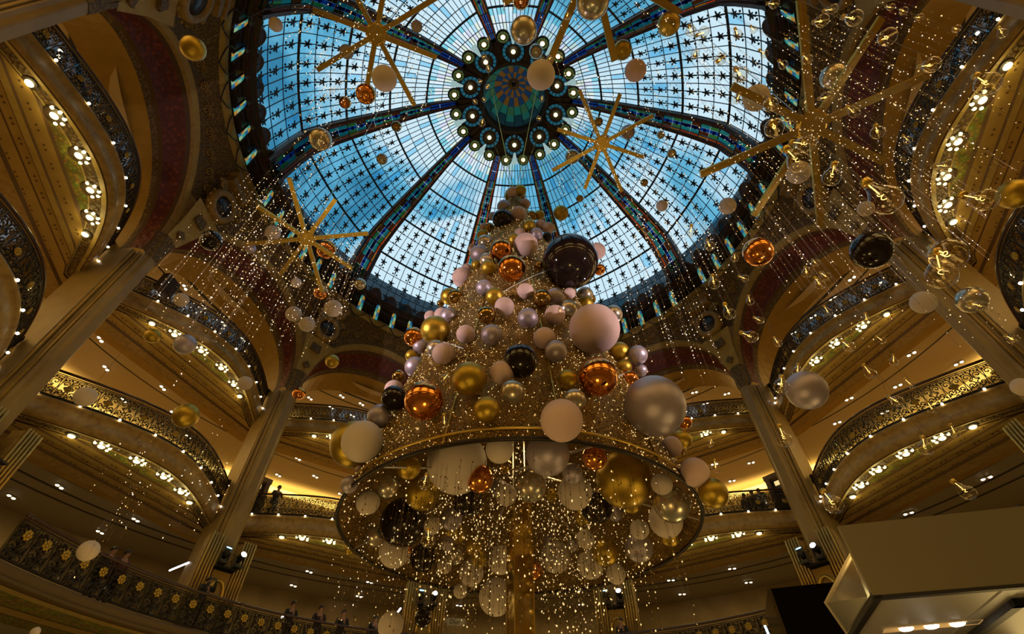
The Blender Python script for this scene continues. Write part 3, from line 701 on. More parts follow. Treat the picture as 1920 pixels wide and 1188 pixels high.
# ================================================================== THE TREE
TZ0, TZ1, TR0, TR1 = 6.4, 23.3, 4.4, .22
def tr(z): return TR0+(TR1-TR0)*(z-TZ0)/(TZ1-TZ0)
tree = thing('christmas_tree', 'tall hanging cone-shaped tree of gold mesh in the middle of the hall', 'christmas tree', loc=(0, 0, 0))
net = bpy.data.materials.new('gold_glitter_mesh'); net.use_nodes = True; n = net.node_tree; b = n.nodes['Principled BSDF']
co = n.nodes.new('ShaderNodeTexCoord'); t1 = n.nodes.new('ShaderNodeTexNoise'); t1.inputs['Scale'].default_value = 55; t1.inputs['Detail'].default_value = 3
rmp = n.nodes.new('ShaderNodeValToRGB'); rmp.color_ramp.elements[0].position = .38; rmp.color_ramp.elements[0].color = (.20, .10, .02, 1); rmp.color_ramp.elements[1].position = .68; rmp.color_ramp.elements[1].color = (.95, .62, .17, 1)
n.links.new(co.outputs['Object'], t1.inputs['Vector']); n.links.new(t1.outputs['Fac'], rmp.inputs['Fac']); n.links.new(rmp.outputs['Color'], b.inputs['Base Color'])
b.inputs['Metallic'].default_value = .75; b.inputs['Roughness'].default_value = .38
t2 = n.nodes.new('ShaderNodeTexNoise'); t2.inputs['Scale'].default_value = 38; n.links.new(co.outputs['Object'], t2.inputs['Vector'])
bp = n.nodes.new('ShaderNodeBump'); bp.inputs['Strength'].default_value = 1.0; bp.inputs['Distance'].default_value = .3; n.links.new(t2.outputs['Fac'], bp.inputs['Height']); n.links.new(bp.outputs['Normal'], b.inputs['Normal'])
g = G(); g.grid([[Pz(tr(z), 7.5*k, z) for k in range(48)] for z in np.linspace(TZ0, TZ1, 30)], True); g.build('mesh_cone', net, tree, True)
g = G(); g.tube([Pz(TR0, 5*k, TZ0) for k in range(73)], .045, 6); g.build('base_ring', iron, tree, True)
g = G(); g.tube([Pz(TR0-.02, 5*k, TZ0+.25) for k in range(73)], .03, 6); g.build('base_ring', gold_m, tree, True)
for z in (9.3, 12.1, 14.9, 17.8, 20.4): G().tube([Pz(tr(z)+.01, 7.5*k, z) for k in range(49)], .022, 4).build('hoop', gold_m, tree)
for k in range(12): G().tube([Pz(TR0+.01, 30*k+11, TZ0), Pz(TR1+.01, 30*k+11, TZ1)], .022, 4).build('frame_rib', gold_m, tree)
for k in range(7):     # tinsel garlands crossing the net, their glint put in as emission
    r_ = random.Random(40+k); a0 = r_.uniform(90, 270); z0 = r_.uniform(8, 15); g = G()
    g.tube([Pz(tr(z0+2.2*t)+.05, a0+r_.choice([-1, 1])*0+(-1)**k*38*t, z0+2.2*t) for t in np.linspace(0, 1, 12)], .012, 4)
    g.build('tinsel', mat('silver_tinsel', (.9, .85, .78), .3, .6, emit=.12, ecol=(1, .92, .8)), tree)
# silver truss and gold mirrored post
g = G()
for a in range(4):
    x, y = .22*math.cos(rad(45+90*a)), .22*math.sin(rad(45+90*a)); g.tube([(x, y, 6.6), (x, y, 20)], .025, 5)
    x2, y2 = .22*math.cos(rad(135+90*a)), .22*math.sin(rad(135+90*a))
    for q in range(16): g.tube([(x, y, 6.7+.7*q), (x2, y2, 7.4+.7*q)], .014, 4)
g.build('inner_truss', silver, tree)
for a in range(6): G().tube([(0, 0, 8.2), Pz(TR0-.05, 60*a+20, TZ0+.05)], .025, 5).build('spoke', silver, tree)
Rq = Matrix.Rotation(rad(24), 3, 'Z')
G().box((0, 0, 3.6), (.46, .46, 7.2), Rq).build('mirrored_post', gold_mir, tree)
for s in range(4):
    q = Rq @ Vector((.235*(1 if s in (0, 3) else -1), .235*(1 if s < 2 else -1), 0)); G().box((q.x, q.y, 3.6), (.02, .02, 7.2), Rq).build('post_edge', gold_m, tree)
for k, a in enumerate((38, -40, 142, -140)):
    G().tube([(0, 0, TZ1), Pz(3.0, a, 37.3)], .02, 5).build('suspension_cable', gold_m, tree)
G().lathe([(0, 22.9), (.5, 23.2), (.55, 23.4), (.2, 23.6), (.1, 24.1), (0, 24.2)], 12).build('top_cap', gold_m, tree, True)

# glitter: thousands of small crystals, one object per mass
OCT_V = np.array([(1, 0, 0), (-1, 0, 0), (0, 1, 0), (0, -1, 0), (0, 0, 1), (0, 0, -1)], float)
OCT_F = np.array([(0, 2, 4), (2, 1, 4), (1, 3, 4), (3, 0, 4), (2, 0, 5), (1, 2, 5), (3, 1, 5), (0, 3, 5)])
def crystals(name, pts, size, mats, parent=None, threads=None, stretch=1.4, share=(.55, .3, .15), **pr):
    pts = np.asarray(pts, float); n = len(pts); s = np.asarray(size)*np.ones(n)*RNG.uniform(.65, 1.35, n)
    an = RNG.uniform(0, 6.28, n); c, sn = np.cos(an), np.sin(an)
    v = np.repeat(OCT_V[None], n, 0)*s[:, None, None]; v[:, :, 2] *= stretch
    x = v[:, :, 0]*c[:, None]-v[:, :, 1]*sn[:, None]; y = v[:, :, 0]*sn[:, None]+v[:, :, 1]*c[:, None]
    ti = RNG.uniform(-.7, .7, n)[:, None]; y2 = y*np.cos(ti)-v[:, :, 2]*np.sin(ti); z2 = y*np.sin(ti)+v[:, :, 2]*np.cos(ti)
    v = np.stack([x, y2, z2], 2)+pts[:, None, :]
    V = v.reshape(-1, 3); Fc = (OCT_F[None]+6*np.arange(n)[:, None, None]).reshape(-1, 3)
    mi = np.repeat(RNG.choice(len(mats), n, p=np.array(share[:len(mats)])/sum(share[:len(mats)])), 8)
    V = V.tolist(); Fl = Fc.tolist()
    if threads is not None and len(threads):
        for a, bq, w in threads:
            o = len(V); V += [(a[0]-w, a[1], a[2]), (a[0]+w, a[1], a[2]), (a[0], a[1]+w, a[2]), (bq[0]-w, bq[1], bq[2]), (bq[0]+w, bq[1], bq[2]), (bq[0], bq[1]+w, bq[2])]
            Fl += [(o, o+1, o+4, o+3), (o+1, o+2, o+5, o+4), (o+2, o, o+3, o+5)]
        mi = np.concatenate([mi, np.full(3*len(threads), len(mats))])
    me = bpy.data.meshes.new(name); me.from_pydata(V, [], Fl)
    for m in mats: me.materials.append(m)
    me.materials.append(thread_m); me.polygons.foreach_set('material_index', mi.astype(np.int32)); me.update()
    return put(name, me, parent, kind='stuff', **pr)
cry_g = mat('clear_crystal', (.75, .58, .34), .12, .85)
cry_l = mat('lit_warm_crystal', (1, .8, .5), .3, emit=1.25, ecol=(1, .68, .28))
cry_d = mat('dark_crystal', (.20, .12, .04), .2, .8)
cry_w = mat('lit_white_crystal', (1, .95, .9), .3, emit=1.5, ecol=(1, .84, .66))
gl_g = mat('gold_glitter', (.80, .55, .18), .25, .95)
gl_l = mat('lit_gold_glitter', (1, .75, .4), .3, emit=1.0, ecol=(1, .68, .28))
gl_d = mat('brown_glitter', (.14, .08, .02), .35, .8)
thread_m = mat('fine_thread', (.11, .08, .04), .6, .0)
# net glitter on both faces of the cone
def cone_pts(n, off, lo=TZ0, hi=TZ1-.3):
    z = lo+(hi-lo)*(1-np.sqrt(1-RNG.uniform(0, 1, n)*.985)); r = TR0+(TR1-TR0)*(z-TZ0)/(TZ1-TZ0)+off; a = RNG.uniform(0, 2*PI, n)
    return np.stack([-r*np.sin(a), r*np.cos(a), z], 1)
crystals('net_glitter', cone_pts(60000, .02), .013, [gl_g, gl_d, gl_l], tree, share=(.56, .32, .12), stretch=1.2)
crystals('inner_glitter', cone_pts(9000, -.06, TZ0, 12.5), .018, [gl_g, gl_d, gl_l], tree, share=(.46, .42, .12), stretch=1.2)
# strands hanging inside and below the base ring
pts = []; th = []
for k in range(520):
    r = 4.15*math.sqrt(random.random())*(.55+.45*random.random()); a = random.uniform(0, 360); zt = random.uniform(7.0, 8.6) if r < 3 else 6.8
    zb = random.uniform(5.1, 6.6) if random.random() < .62 else random.uniform(3.5, 5.4)
    x, y, _ = Pz(r, a, 0); th.append(((x, y, zt), (x, y, zb), .003)); z = zb
    while z < zt: pts.append((x+random.uniform(-.02, .02), y+random.uniform(-.02, .02), z)); z += random.uniform(.10, .36)
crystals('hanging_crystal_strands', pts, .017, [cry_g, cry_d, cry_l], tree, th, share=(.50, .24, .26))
for z, en in ((9.0, 45), (12.5, 25), (16, 14)): light('POINT', 'tree_fairy_light', (.9, -.6, z), en, (1, .66, .24), .35, parent=tree)

# ================================================================== BAUBLES
B_M = {'W': mat('matte_white_bauble', (.70, .58, .48), .55, spec=.3), 'R': mat('pinklit_white_bauble', (.72, .50, .44), .5, spec=.35),  # second kind: white balls with the pink spotlight tint put into the colour
       'G': mat('satin_gold_bauble', (.56, .36, .045), .34, .85, var=(1.3, (.44, .30, .03), .35, .65), bump=(60, .12)),
       'C': mat('mirror_copper_bauble', (.88, .33, .07), .09, 1.0), 'K': mat('gloss_black_bauble', (.012, .006, .006), .06, .0, spec=.5),
       'S': mat('satin_lilac_silver_bauble', (.46, .39, .44), .38, .55, bump=(60, .12)), 'P': mat('pearl_champagne_bauble', (.62, .50, .34), .26, .8, var=(1.6, (.50, .52, .46), .4, .65)),
       'Y': mat('clear_amber_mirror_bauble', (.42, .27, .09), .08, 1.0)}
B_N = {'W': 'matte white', 'R': 'pink-lit matte white', 'G': 'satin gold', 'C': 'mirror copper', 'K': 'glossy black', 'S': 'satin lilac silver', 'P': 'pearly champagne', 'Y': 'dark amber mirror'}
def sphere(nu=32, nv=16):
    g = G(); g.grid([[(math.sin(PI*i/nv)*math.cos(2*PI*k/nu), math.sin(PI*i/nv)*math.sin(2*PI*k/nu), math.cos(PI*i/nv)) for k in range(nu)] for i in range(nv+1)], True); return g
B_MESH = {k: sphere().mesh('bauble_'+k, m, True) for k, m in B_M.items()}
CAP_M = G().lathe([(.12, .93), (.13, 1.0), (.11, 1.06), (.04, 1.08), (.04, 1.14), (0, 1.15)], 10).mesh('cap', gold_m, True)
SEG_C = {}
ALL = []    # (type, px, py, rpx, place)
TREE_B = """R 961.5 360 10.4;G 976 357 11;S 944.4 387 12.6;R 984 382 10.4;R 972 400.6 14.3;K 942 410.7 18.9;S 924 405 8;Y 997 404.8 10.4;G 1011.7 403 9.3;G 992.4 424 12.6;R 1013.4 422.5 11;R 1027.7 427.5 11.8;S 1005.8 439.3 12.6;K 1026 444.4 9.8;Y 917.4 426.7 9.8;R 907 426 8;G 904.8 441 11;P 909.9 454.5 15.2;C 940.2 468 20.2;R 986 458.7 22.7;G 963.7 449 12;R 975 437 10;R 885.5 464.6 8;S 899 476.4 17.7;P 913 488 14.3;G 893 496.6 10;G 915.8 501.6 14.3;C 959.5 502.5 26;K 1069 489.8 52.2;R 1119.5 470.5 16;C 1123.7 505 11;Y 1011.7 496.6 10;R 874.5 504 10;R 867.8 520 19.9;S 907.3 539 15.2;G 927.5 555.4 17.4;R 945.8 574.3 18.3;Y 913 590.7 17.4;G 842.3 555.4 16.4;Y 854.9 556.6 14.9;Y 826 568.6 7;R 807 593 11.4;R 828 590 14;S 841 592 16;G 815.8 618.5 27.2;C 775.4 631 18;S 788 648.8 14;P 817 653.8 17.7;R 830.9 662.7 20.8;R 873.2 626 17.7;S 921.8 627.3 20;R 985 546.4 16.2;Y 1016 559.3 17.6;S 1041 556.6 17.6;R 1068 549.8 11;P 1096.8 552.5 15.6;Y 1105 560.6 12;G 1098 570 15.6;P 1065.6 578.2 17;R 1040.6 590.4 19.4;S 989.8 596.5 19.6;R 1021 633.7 21;S 1042.6 658 21;R 1114.4 616 47.4;P 1149.6 589 17.6;G 1161.8 659.5 19;S 1196 665 18;G 771 666.5 11.4;S 778.5 687.7 19.7;Y 747.4 705 12;R 738.3 729.4 17.4;K 739 746 24;C 750.5 750.6 16;C 795 750.6 37;S 711.8 780 22.7;G 880.8 709.7 32.6;G 912.6 767.3 25;R 941 698.5 23;P 961 735 23.5;K 975.6 676.4 32.6;G 1064 711 19;C 1121 706 37;G 1170 688 15;S 1202 693.8 11.4;C 1179.4 711 18;P 1077 750 22;R 1053 787.7 40;S 1227.2 760 56.6;C 1283.8 790.8 13;G 1279 823.8 18;R 1260 836.7 19;R 1302.6 885 27;G 1337 924 27;Y 1281 846 6;W 679.7 827 38.4;G 663.5 832 43.4;R 672.6 879.6 7;S 655.5 908 16;G 1051.8 399 14.3"""
UNDER_B = """G 767 876 22;P 727 913 20;W 690 941 22;G 792 922.5 33;W 857 868 56;C 899 897 26;W 936.6 842 26;Y 946 873 15;S 1027 850 41;W 1006.7 885 22;P 995 911 29;G 1035 928 13;K 877 937 29;W 949 927 20;S 937 915 16;C 1115 857 23;G 1170 898 52;G 1183 942 19;W 1078 922 32;S 1073.6 887 19;K 1118 950 30;C 1128 926 15;W 1240.7 906.7 20;P 1259 943.7 34;W 1248 975 31;G 1255.6 1003 20;W 1199 992 17.6;S 1198 1026 26;S 1154 962 15;K 757 977.7 44;P 704.6 1004.6 19;W 741 1031.5 30;K 793.4 1045 25;W 833.8 1060 14;W 811 985 16;S 839 1019 13;G 852 995.6 25;S 846.7 973 20;P 854 1040 17;G 898.5 1045.6 16;G 889 1022 16;W 939 1049 25;W 883.7 1073 23;W 863 1107 13;W 930 1118 32;W 1042 1043.6 28;G 1133.8 1034 25;W 1107 1058 25;W 1097.5 1010 17;G 1092 967 17;W 1155 1075 18;S 1030 1015 11;S 1073 1023 10;C 1003 1070 15;C 760 1030 12;G 655 1030 9"""
HANG_B = """C 976.7 0 18;P 981.8 57 27;P 1005 96 14;W 1014.4 140.7 28;P 1111 3 34;G 1254 45 23;G 1167 94 19;R 1191.5 132 21.5;W 720.8 147 25;C 686 176 20;C 647 192 12;W 650 97 14;W 781.4 49.5 11.5;Y 743.4 237 10;P 716.4 298 11;P 1072.7 293.6 14;S 1133 261 10;Y 1122 228 9;S 1177 247.5 14;P 1239 252.5 8;P 1259 287 9;Y 1208 342 7.4;Y 1087 372 7;W 1241 385.5 11;W 517 46 14;G 362 91 25;P 601 261 22;P 1563 143 26;W 1418 183.5 26;W 1497 323 23;W 1364 386 16.5;W 1623 391 16;G 1903 363.6 33;K 395.6 450.5 21;W 511.8 436 14.5;C 611.8 467 18.5;C 601.7 548 13.5;W 555.5 530 10;W 550.5 588.5 15;W 575.8 607.7 15;W 625 578 16.5;S 470 466 10;W 340 561.6 14;S 347 645 21;G 286 629.6 15;W 459.6 718 14;G 623 677 13;G 348.5 779 25;W 160 743.4 21;C 560.6 737 12.5;P 675.4 532 11;C 1421.4 472 29;K 1633.5 469 39;W 1731 566.7 24;P 1822 561.6 29;S 1512 731 39;W 1916 725 20;W 165.6 1032 21;W 732.6 1172 26;K 793 1158 17;W 66 1184 10"""
def parse(s, where): return [(t.split()[0], *map(float, t.split()[1:]), where) for t in s.split(';')]
def cone_hit(px, py):
    d = ray(px, py).normalized(); k = (TR1-TR0)/(TZ1-TZ0)
    A = d.x**2+d.y**2-(k*d.z)**2; r0 = TR0+k*(CAM.z-TZ0); Bq = 2*(CAM.x*d.x+CAM.y*d.y-k*d.z*r0); Cq = CAM.x**2+CAM.y**2-r0*r0
    D = Bq*Bq-4*A*Cq
    if D < 0:            # outside the silhouette: closest approach
        return CAM+d*(-Bq/(2*A))
    t = (-Bq-math.sqrt(D))/(2*A); p = CAM+d*t
    return p
todo = []
for it in parse(TREE_B, 'tree')+parse(UNDER_B, 'under')+parse(HANG_B, 'air'):
    ty, px, py, rp, wh = it
    if wh == 'tree':
        p = cone_hit(px, py)
        if py < 372: p = at_height(px, py, 22.2+.012*(372-py))
        w = min([depth_of(p)]+[depth_of(q) for q in (cone_hit(px+.85*rp*math.cos(a), py+.85*rp*math.sin(a)) for a in np.linspace(0, 2*PI, 9))])
        if rp < 20: w = max(w, depth_of(p)-.5)
        r = rp*w/F_PX; w -= r*.45
        if rp < 12: w += .15
        if px in (663.5,): w += .6
        p = at_depth(px, py, w); r = rp*w/F_PX
    elif wh == 'under':
        rg = rp*9.9/F_PX; zz = TZ0+.15+rg*.55+.55*random.random()+(.9 if rp < 18 else 0)
        if py > 1080: zz = 6.2
        p = at_height(px, py, zz); q = math.hypot(p.x, p.y); lim = tr(zz)-rg-.08
        if q > max(lim, .5) and py <= 1080:
            zz = TZ0+.12; p = at_height(px, py, zz)
        r = rp*depth_of(p)/F_PX
    else:
        w = min(max(F_PX*.36/rp, 7.5), 21); 
        if py > 1000: w = min(w, 11)
        p = at_depth(px, py, w)
        while (math.hypot(p.x, p.y) > 11.8) and w > 4: w -= .3; p = at_depth(px, py, w)
        r = rp*w/F_PX
        off = math.hypot(px-960, py-594)/F_PX; r /= math.sqrt(1+off*off)**.5
    todo.append((ty, px, py, rp, wh, p, r))
def sizew(rp): return 'large' if rp > 34 else 'mid-sized' if rp > 17 else 'small' if rp > 10.5 else 'tiny'
def zone(px, py, wh):
    if wh == 'tree':
        v = 'top' if py < 470 else 'upper' if py < 600 else 'middle' if py < 730 else 'lower'
        c = 962+(py-360)*.02; h = 'left' if px < c-(py-330)*.16 else 'right' if px > c+(py-330)*.16 else 'front'
        return f"on the tree's {v} {h}"
    if wh == 'under':
        v = 'near rim' if py < 900 else 'middle' if py < 990 else 'far rim'
        h = 'left' if px < 860 else 'right' if px > 1090 else 'centre'
        return f"under the tree by the {v}, {h}"
    v = 'top' if py < 200 else 'upper' if py < 420 else 'middle' if py < 800 else 'bottom'
    h = 'far left' if px < 430 else 'left' if px < 760 else 'centre' if px < 1160 else 'right' if px < 1500 else 'far right'
    return f"hanging free at {v} {h}"
keyed = {}
for t in todo: keyed.setdefault((sizew(t[3]), t[0], zone(t[1], t[2], t[4])), []).append(t)
def ordinal(k, n):
    if n == 2: return ('upper', 'lower')[k]
    return ('highest',)[0] if k == 0 else 'lowest' if k == n-1 else ORD[k]+' highest'
for (sz, ty, zn), lst in keyed.items():
    lst.sort(key=lambda t: (t[2], t[1]))
    for k, (ty, px, py, rp, wh, p, r) in enumerate(lst):
        nm = f'{sz} {B_N[ty]} bauble {zn}'
        if len(lst) > 1: nm += f', {ordinal(k, len(lst))} of {len(lst)}'
        o = put('bauble', B_MESH[ty]); o.location = p; o.scale = (r, r, r); o.rotation_euler = (0, 0, random.uniform(0, 6))
        tag(o, nm, 'bauble', {'tree': 'baubles covering the tree', 'under': 'baubles filling the underside of the tree', 'air': 'baubles hanging free in the hall'}[wh])
        if wh == 'air':
            put('cap', CAP_M, o)
            rr = math.hypot(p.x, p.y); zt = 26.4 if rr > 11 else 30
            L = max((zt-p.z-r)/r, 1); G().tube([(0, 0, 1.1), (0, 0, 1.1+L)], .004/r, 4, False).build('hanging_thread', thread_m, o)

# ================================================================== GOLD STARBURSTS WITH CRYSTAL STRANDS
STARS = [(705.6, 64, 130, 20, 'over the upper left of the dome'), (1128, 269, 98, 8, 'in front of the dome, right of the tree top'), (1522, 236, 205, 3, 'big one at upper right'), (575, 447, 108, 14, 'at the left, before the arches'), (1108, -75, 200, 30, 'at the top edge, right of centre')]
for si, (px, py, rp, rot, where) in enumerate(STARS):
    w = {0: 15., 1: 19., 2: 11.5, 3: 15.5, 4: 13.}[si]; p = at_depth(px, py, w); R = rp*w/F_PX
    o = thing('starburst', f'gold eight-armed starburst hanging {where}', 'starburst', 'gold starbursts', loc=p)
    # disc roughly horizontal, seen from below
    Rm = Matrix.Rotation(rad(10*si), 3, 'Z') @ Matrix.Rotation(rad(-14), 3, 'X')
    G().lathe([(0, -.05), (.13*R, -.05), (.16*R, 0), (.13*R, .05), (0, .05)], 8, (0, 0, 0), Rm).build('hub', gold_m, o)
    for k in range(8):
        a = rad(rot+45*k); l = R*(1.05 if k % 2 else .9); d = Rm @ Vector((math.cos(a), math.sin(a), 0)); x = d; z = Rm @ Vector((0, 0, 1)); y = z.cross(x)
        Mx = Matrix((x, y, z)).transposed()
        g = G(); g.box(d*(l*.56), (l*.88, .085*R*.8, .07), Mx); g.box(d*(l*.56)-z*.03, (l*.86, .02*R, .03), Mx); g.build('arm', gold_m, o)
    zt = 30 if math.hypot(p.x, p.y) < 10 else 26.3
    G().tube([(0, 0, .05), (0, 0, zt-p.z)], .012, 5).build('suspension_rod', silver, o)
    # crystal strands falling from the arms
    pts = []; th = []; nS = (110, 70, 175, 120, 60)[si]
    for q in range(nS):
        rr = R*math.sqrt(random.random())*1.05; a = random.uniform(0, 2*PI); b0 = Rm @ Vector((rr*math.cos(a), rr*math.sin(a), 0))
        L = random.uniform(.6, 1.0)*(2.6, 3.2, 3.4, 3.6, 2.2)[si]
        top = (b0.x, b0.y, b0.z); th.append((top, (b0.x, b0.y, b0.z-L), .0022)); z = random.uniform(0, .3)
        while z < L: pts.append((b0.x+random.uniform(-.015, .015), b0.y+random.uniform(-.015, .015), b0.z-z)); z += random.uniform(.12, .34)
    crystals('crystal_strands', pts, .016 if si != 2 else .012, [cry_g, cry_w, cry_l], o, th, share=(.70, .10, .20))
# free-hanging crystal curtains
CURT = [(560, 120, 620, 330, 15, 40, 4.0), (430, 330, 560, 480, 14, 34, 4.0), (330, 420, 480, 640, 13, 44, 4.5), (1180, 380, 1340, 640, 14.5, 60, 5.5), (1560, 180, 1860, 620, 8.5, 60, 2.4), (1390, 60, 1640, 330, 9.0, 60, 2.6), (620, 980, 760, 1130, 10.5, 30, 2.0), (180, 820, 420, 1000, 12, 30, 2.6), (1200, 60, 1420, 330, 13, 60, 3.0)]
CURT_N = ['beside the upper left of the dome', 'in front of the left arches', 'before the left balconies', 'right of the tree top', 'at the far right', 'at the upper right', 'below the tree, left of it', 'before the lower left balcony', 'across the right of the dome']
for (x0, y0, x1, y1, w, n, L), cn in zip(CURT, CURT_N):
    pts = []; th = []
    for q in range(n):
        p = at_depth(random.uniform(x0, x1), random.uniform(y0, y1), w*random.uniform(.85, 1.15))
        if math.hypot(p.x, p.y) > 12.2: continue
        l = L*random.uniform(.3, .8); th.append(((p.x, p.y, p.z+l*.5), (p.x, p.y, p.z-l*.5), .002)); z = -l*.5
        while z < l*.5: pts.append((p.x, p.y, p.z+z)); z += random.uniform(.10, .34)
    tag(crystals('crystal_curtain', pts, .0010*w, [cry_g, cry_w, cry_l], None, th, share=(.62, .18, .20)), f'fine curtain of sparkling crystals {cn}', 'crystal curtain')
# a chain of dots: lit strand running down the left column
# ================================================================== GLASS LIGHT BULBS
glass_b = mat('clear_bulb_glass', (.95, .88, .75), .04, 1.0, trans=(.95, .92, .86), gloss=(1.0, .07)); 
fil = mat('bulb_filament', (1, .8, .3), .4, emit=3.5, ecol=(1, .62, .16))
BULB_M = G().lathe([(0, -1.0), (.45, -.9), (.8, -.6), (.95, -.2), (.92, .15), (.75, .55), (.5, .95), (.36, 1.3), (.32, 1.6)], 18).mesh('bulb_glass', glass_b, True)
SOCK_M = G().lathe([(.34, 1.5), (.36, 1.6), (.34, 2.0), (.15, 2.1), (0, 2.1)], 10).mesh('socket', gold_m, True)
fg = G(); fg.tube([(.14*math.cos(t*9), .14*math.sin(t*9), .05+.5*t) for t in np.linspace(0, 1, 22)], .025, 5); fg.tube([(0, 0, .55), (0, 0, 1.5)], .04, 5); FIL_M = fg.mesh('filament', fil, True)
BUL = [(1280+x/2.97, y0+y/2.97, r/2.97) for y0, L in ((0, [(510, 20, 28), (115, 180, 32), (45, 170, 30), (70, 300, 25), (210, 330, 32), (320, 415, 45), (305, 550, 28), (490, 580, 42), (510, 710, 55), (690, 800, 50), (645, 900, 62), (830, 985, 50), (775, 115, 38), (955, 100, 45), (1140, 205, 50), (560, 360, 25), (695, 330, 28), (455, 300, 22), (1085, 735, 38), (1695, 465, 65), (1385, 360, 45), (1130, 1110, 85), (1680, 1110, 65), (395, 165, 20), (955, 625, 30), (835, 50, 28), (1160, 40, 20), (1230, 60, 22), (1320, 95, 20), (1525, 160, 22), (1780, 185, 25), (1255, 780, 22), (665, 30, 18), (600, 690, 20), (305, 190, 25), (1470, 920, 35), (800, 540, 32)]),
        (400, [(45, 105, 25), (150, 180, 30), (290, 248, 22), (175, 390, 32), (345, 360, 22), (375, 490, 22), (260, 555, 35), (430, 595, 22), (382, 685, 36), (550, 960, 42), (530, 720, 22), (640, 880, 28), (715, 1060, 28), (1045, 890, 30), (1175, 825, 22), (1110, 705, 20), (925, 740, 30), (1475, 230, 95), (1440, 340, 80), (1390, 1090, 25), (1840, 700, 30), (765, 395, 28), (800, 350, 25), (1270, 950, 22), (690, 330, 28), (740, 275, 22), (810, 550, 22), (1025, 590, 22), (1195, 1045, 32), (1665, 515, 30)]),
        (788, [(565, 105, 42), (840, 465, 52), (1350, 155, 38), (1515, 70, 26), (1585, 400, 42), (155, 130, 18), (185, 265, 25)])) for x, y, r in L]
BUL += [(915, 74, 4.5), (907.7, 106, 5), (916, 129.6, 6), (899, 153, 5), (914, 162, 5), (907.7, 187, 5), (891, 191, 5), (904, 230.5, 7), (832, 710, 9), (833.6, 795, 10), (1050.8, 583.5, 6), (802.8, 1012, 14), (795, 906, 12), (1016, 186, 5), (1010, 222, 5), (1063, 30, 7), (1030, 110, 6)]
bz = {}
for px, py, rp in BUL:
    v = 'top' if py < 200 else 'upper middle' if py < 400 else 'middle' if py < 620 else 'lower middle' if py < 850 else 'bottom'
    h = 'left centre' if px < 860 else 'centre' if px < 1200 else 'right' if px < 1480 else 'far right' if px < 1700 else 'right edge'
    s = 'big' if rp > 17 else 'small' if rp < 8.6 else 'medium'
    bz.setdefault((s, v, h), []).append((px, py, rp))
for (s, v, h), lst in bz.items():
    lst.sort(key=lambda t: t[1])
    for k, (px, py, rp) in enumerate(lst):
        rb = .10 if rp > 9 else .075; w = min(max(F_PX*rb/rp, 3.2), 14); p = at_depth(px, py, w); r = rp*w/F_PX
        lab = f'{s} clear glass bulb at {v} {h} of the picture'+(f', {ordinal(k, len(lst))} of {len(lst)}' if len(lst) > 1 else '')
        o = thing('light_bulb', lab, 'light bulb', 'glass bulbs hanging on cords', loc=p)
        S = Matrix.Rotation(random.uniform(-.5, .5), 4, 'X') @ Matrix.Rotation(random.uniform(-.5, .5), 4, 'Y') @ Matrix.Scale(r, 4)
        put('bulb_glass', BULB_M, o, S); put('socket', SOCK_M, o, S); put('filament', FIL_M, o, S)
        top = S @ Vector((0, 0, 2.1)); G().tube([top, (top.x*.3, top.y*.3, r*4), (0, 0, (4.0 if k % 3 == 0 else .8) if px > 1300 else 2)], .0022, 4, False).build('cord', thread_m, o)

# ================================================================== GROUND-FLOOR STANDS IN FRONT OF THE CAMERA
beige = mat('beige_stand_laminate', (.17, .135, .07), .5); mirror_m = mat('brushed_mirror_panel', (.55, .50, .40), .16, .9); under_m = mat('pale_stand_underside', (.36, .33, .28), .5)
zb, zt_ = 2.85, 3.42
B0 = at_height(1637, 1116, zb); B1 = at_height(1935, 1092, zb); C0 = at_height(1590, 1192, zb)
ux = (B1-B0).normalized(); uy = (C0-B0).normalized(); dep = 3.6
X1 = B0+ux*3.6
k_ = thing('display_stand', 'beige display stand canopy with recessed lamps at the lower right', 'display stand')
def slab(nm, m, pts, z0, z1):
    g = G(); n_ = len(pts); g.add([(p.x, p.y, z0) for p in pts]+[(p.x, p.y, z1) for p in pts], [tuple(range(n_)), tuple(range(n_, 2*n_))]+[(i, (i+1) % n_, n_+(i+1) % n_, n_+i) for i in range(n_)]); return g.build(nm, m, k_)
def kp(a, b): return B0+ux*a+uy*b
slab('front_panel', beige, [kp(0, 0), kp(3.6, 0), kp(3.6, .05), kp(0, .05)], zb, zt_)
A0 = at_height(1600, 1032, zt_); O0 = at_height(1549, 1128, zb+.05)
# slanting mirrored side panel
g = G(); a = Vector((B0.x, B0.y, zb)); b_ = Vector((A0.x, A0.y, zt_)); c = at_height(1549, 1130, zb+.26); d_ = at_height(1592, 1192, zb)
n_ = (b_-a).cross(d_-a).normalized()*.02
g.add([a, b_, c, d_, a+n_, b_+n_, c+n_, d_+n_], [(0, 1, 2, 3), (7, 6, 5, 4), (0, 4, 5, 1), (1, 5, 6, 2), (2, 6, 7, 3), (3, 7, 4, 0)]); g.build('mirrored_side', mirror_m, k_)
slab('trim_strip', black_m, [kp(-.0, .0), kp(3.6, .0), kp(3.6, .06), kp(.0, .06)], zb-.025, zb+.002); slab('trim_strip', black_m, [kp(0, 0), kp(.06, 0), kp(.06, dep), kp(0, dep)], zb-.024, zb+.003)
slab('underside', under_m, [kp(.06, .06), kp(3.6, .06), kp(3.6, dep), kp(.06, dep)], zb+.01, zb+.06)
slab('underside_groove', mat('grey_groove', (.25, .23, .19), .5), [kp(.98, .06), kp(1.10, .06), kp(1.10, dep), kp(.98, dep)], zb, zb+.012)
q0, q1 = at_height(1690, 1176, zb), at_height(1838, 1162, zb)
ex = (q1-q0); el = ex.length; ex.normalize(); ey = Vector((-ex.y, ex.x, 0))
if ey.dot(uy) < 0: ey = -ey
lamp = thing('recessed_lamp_row'); lamp.parent = k_
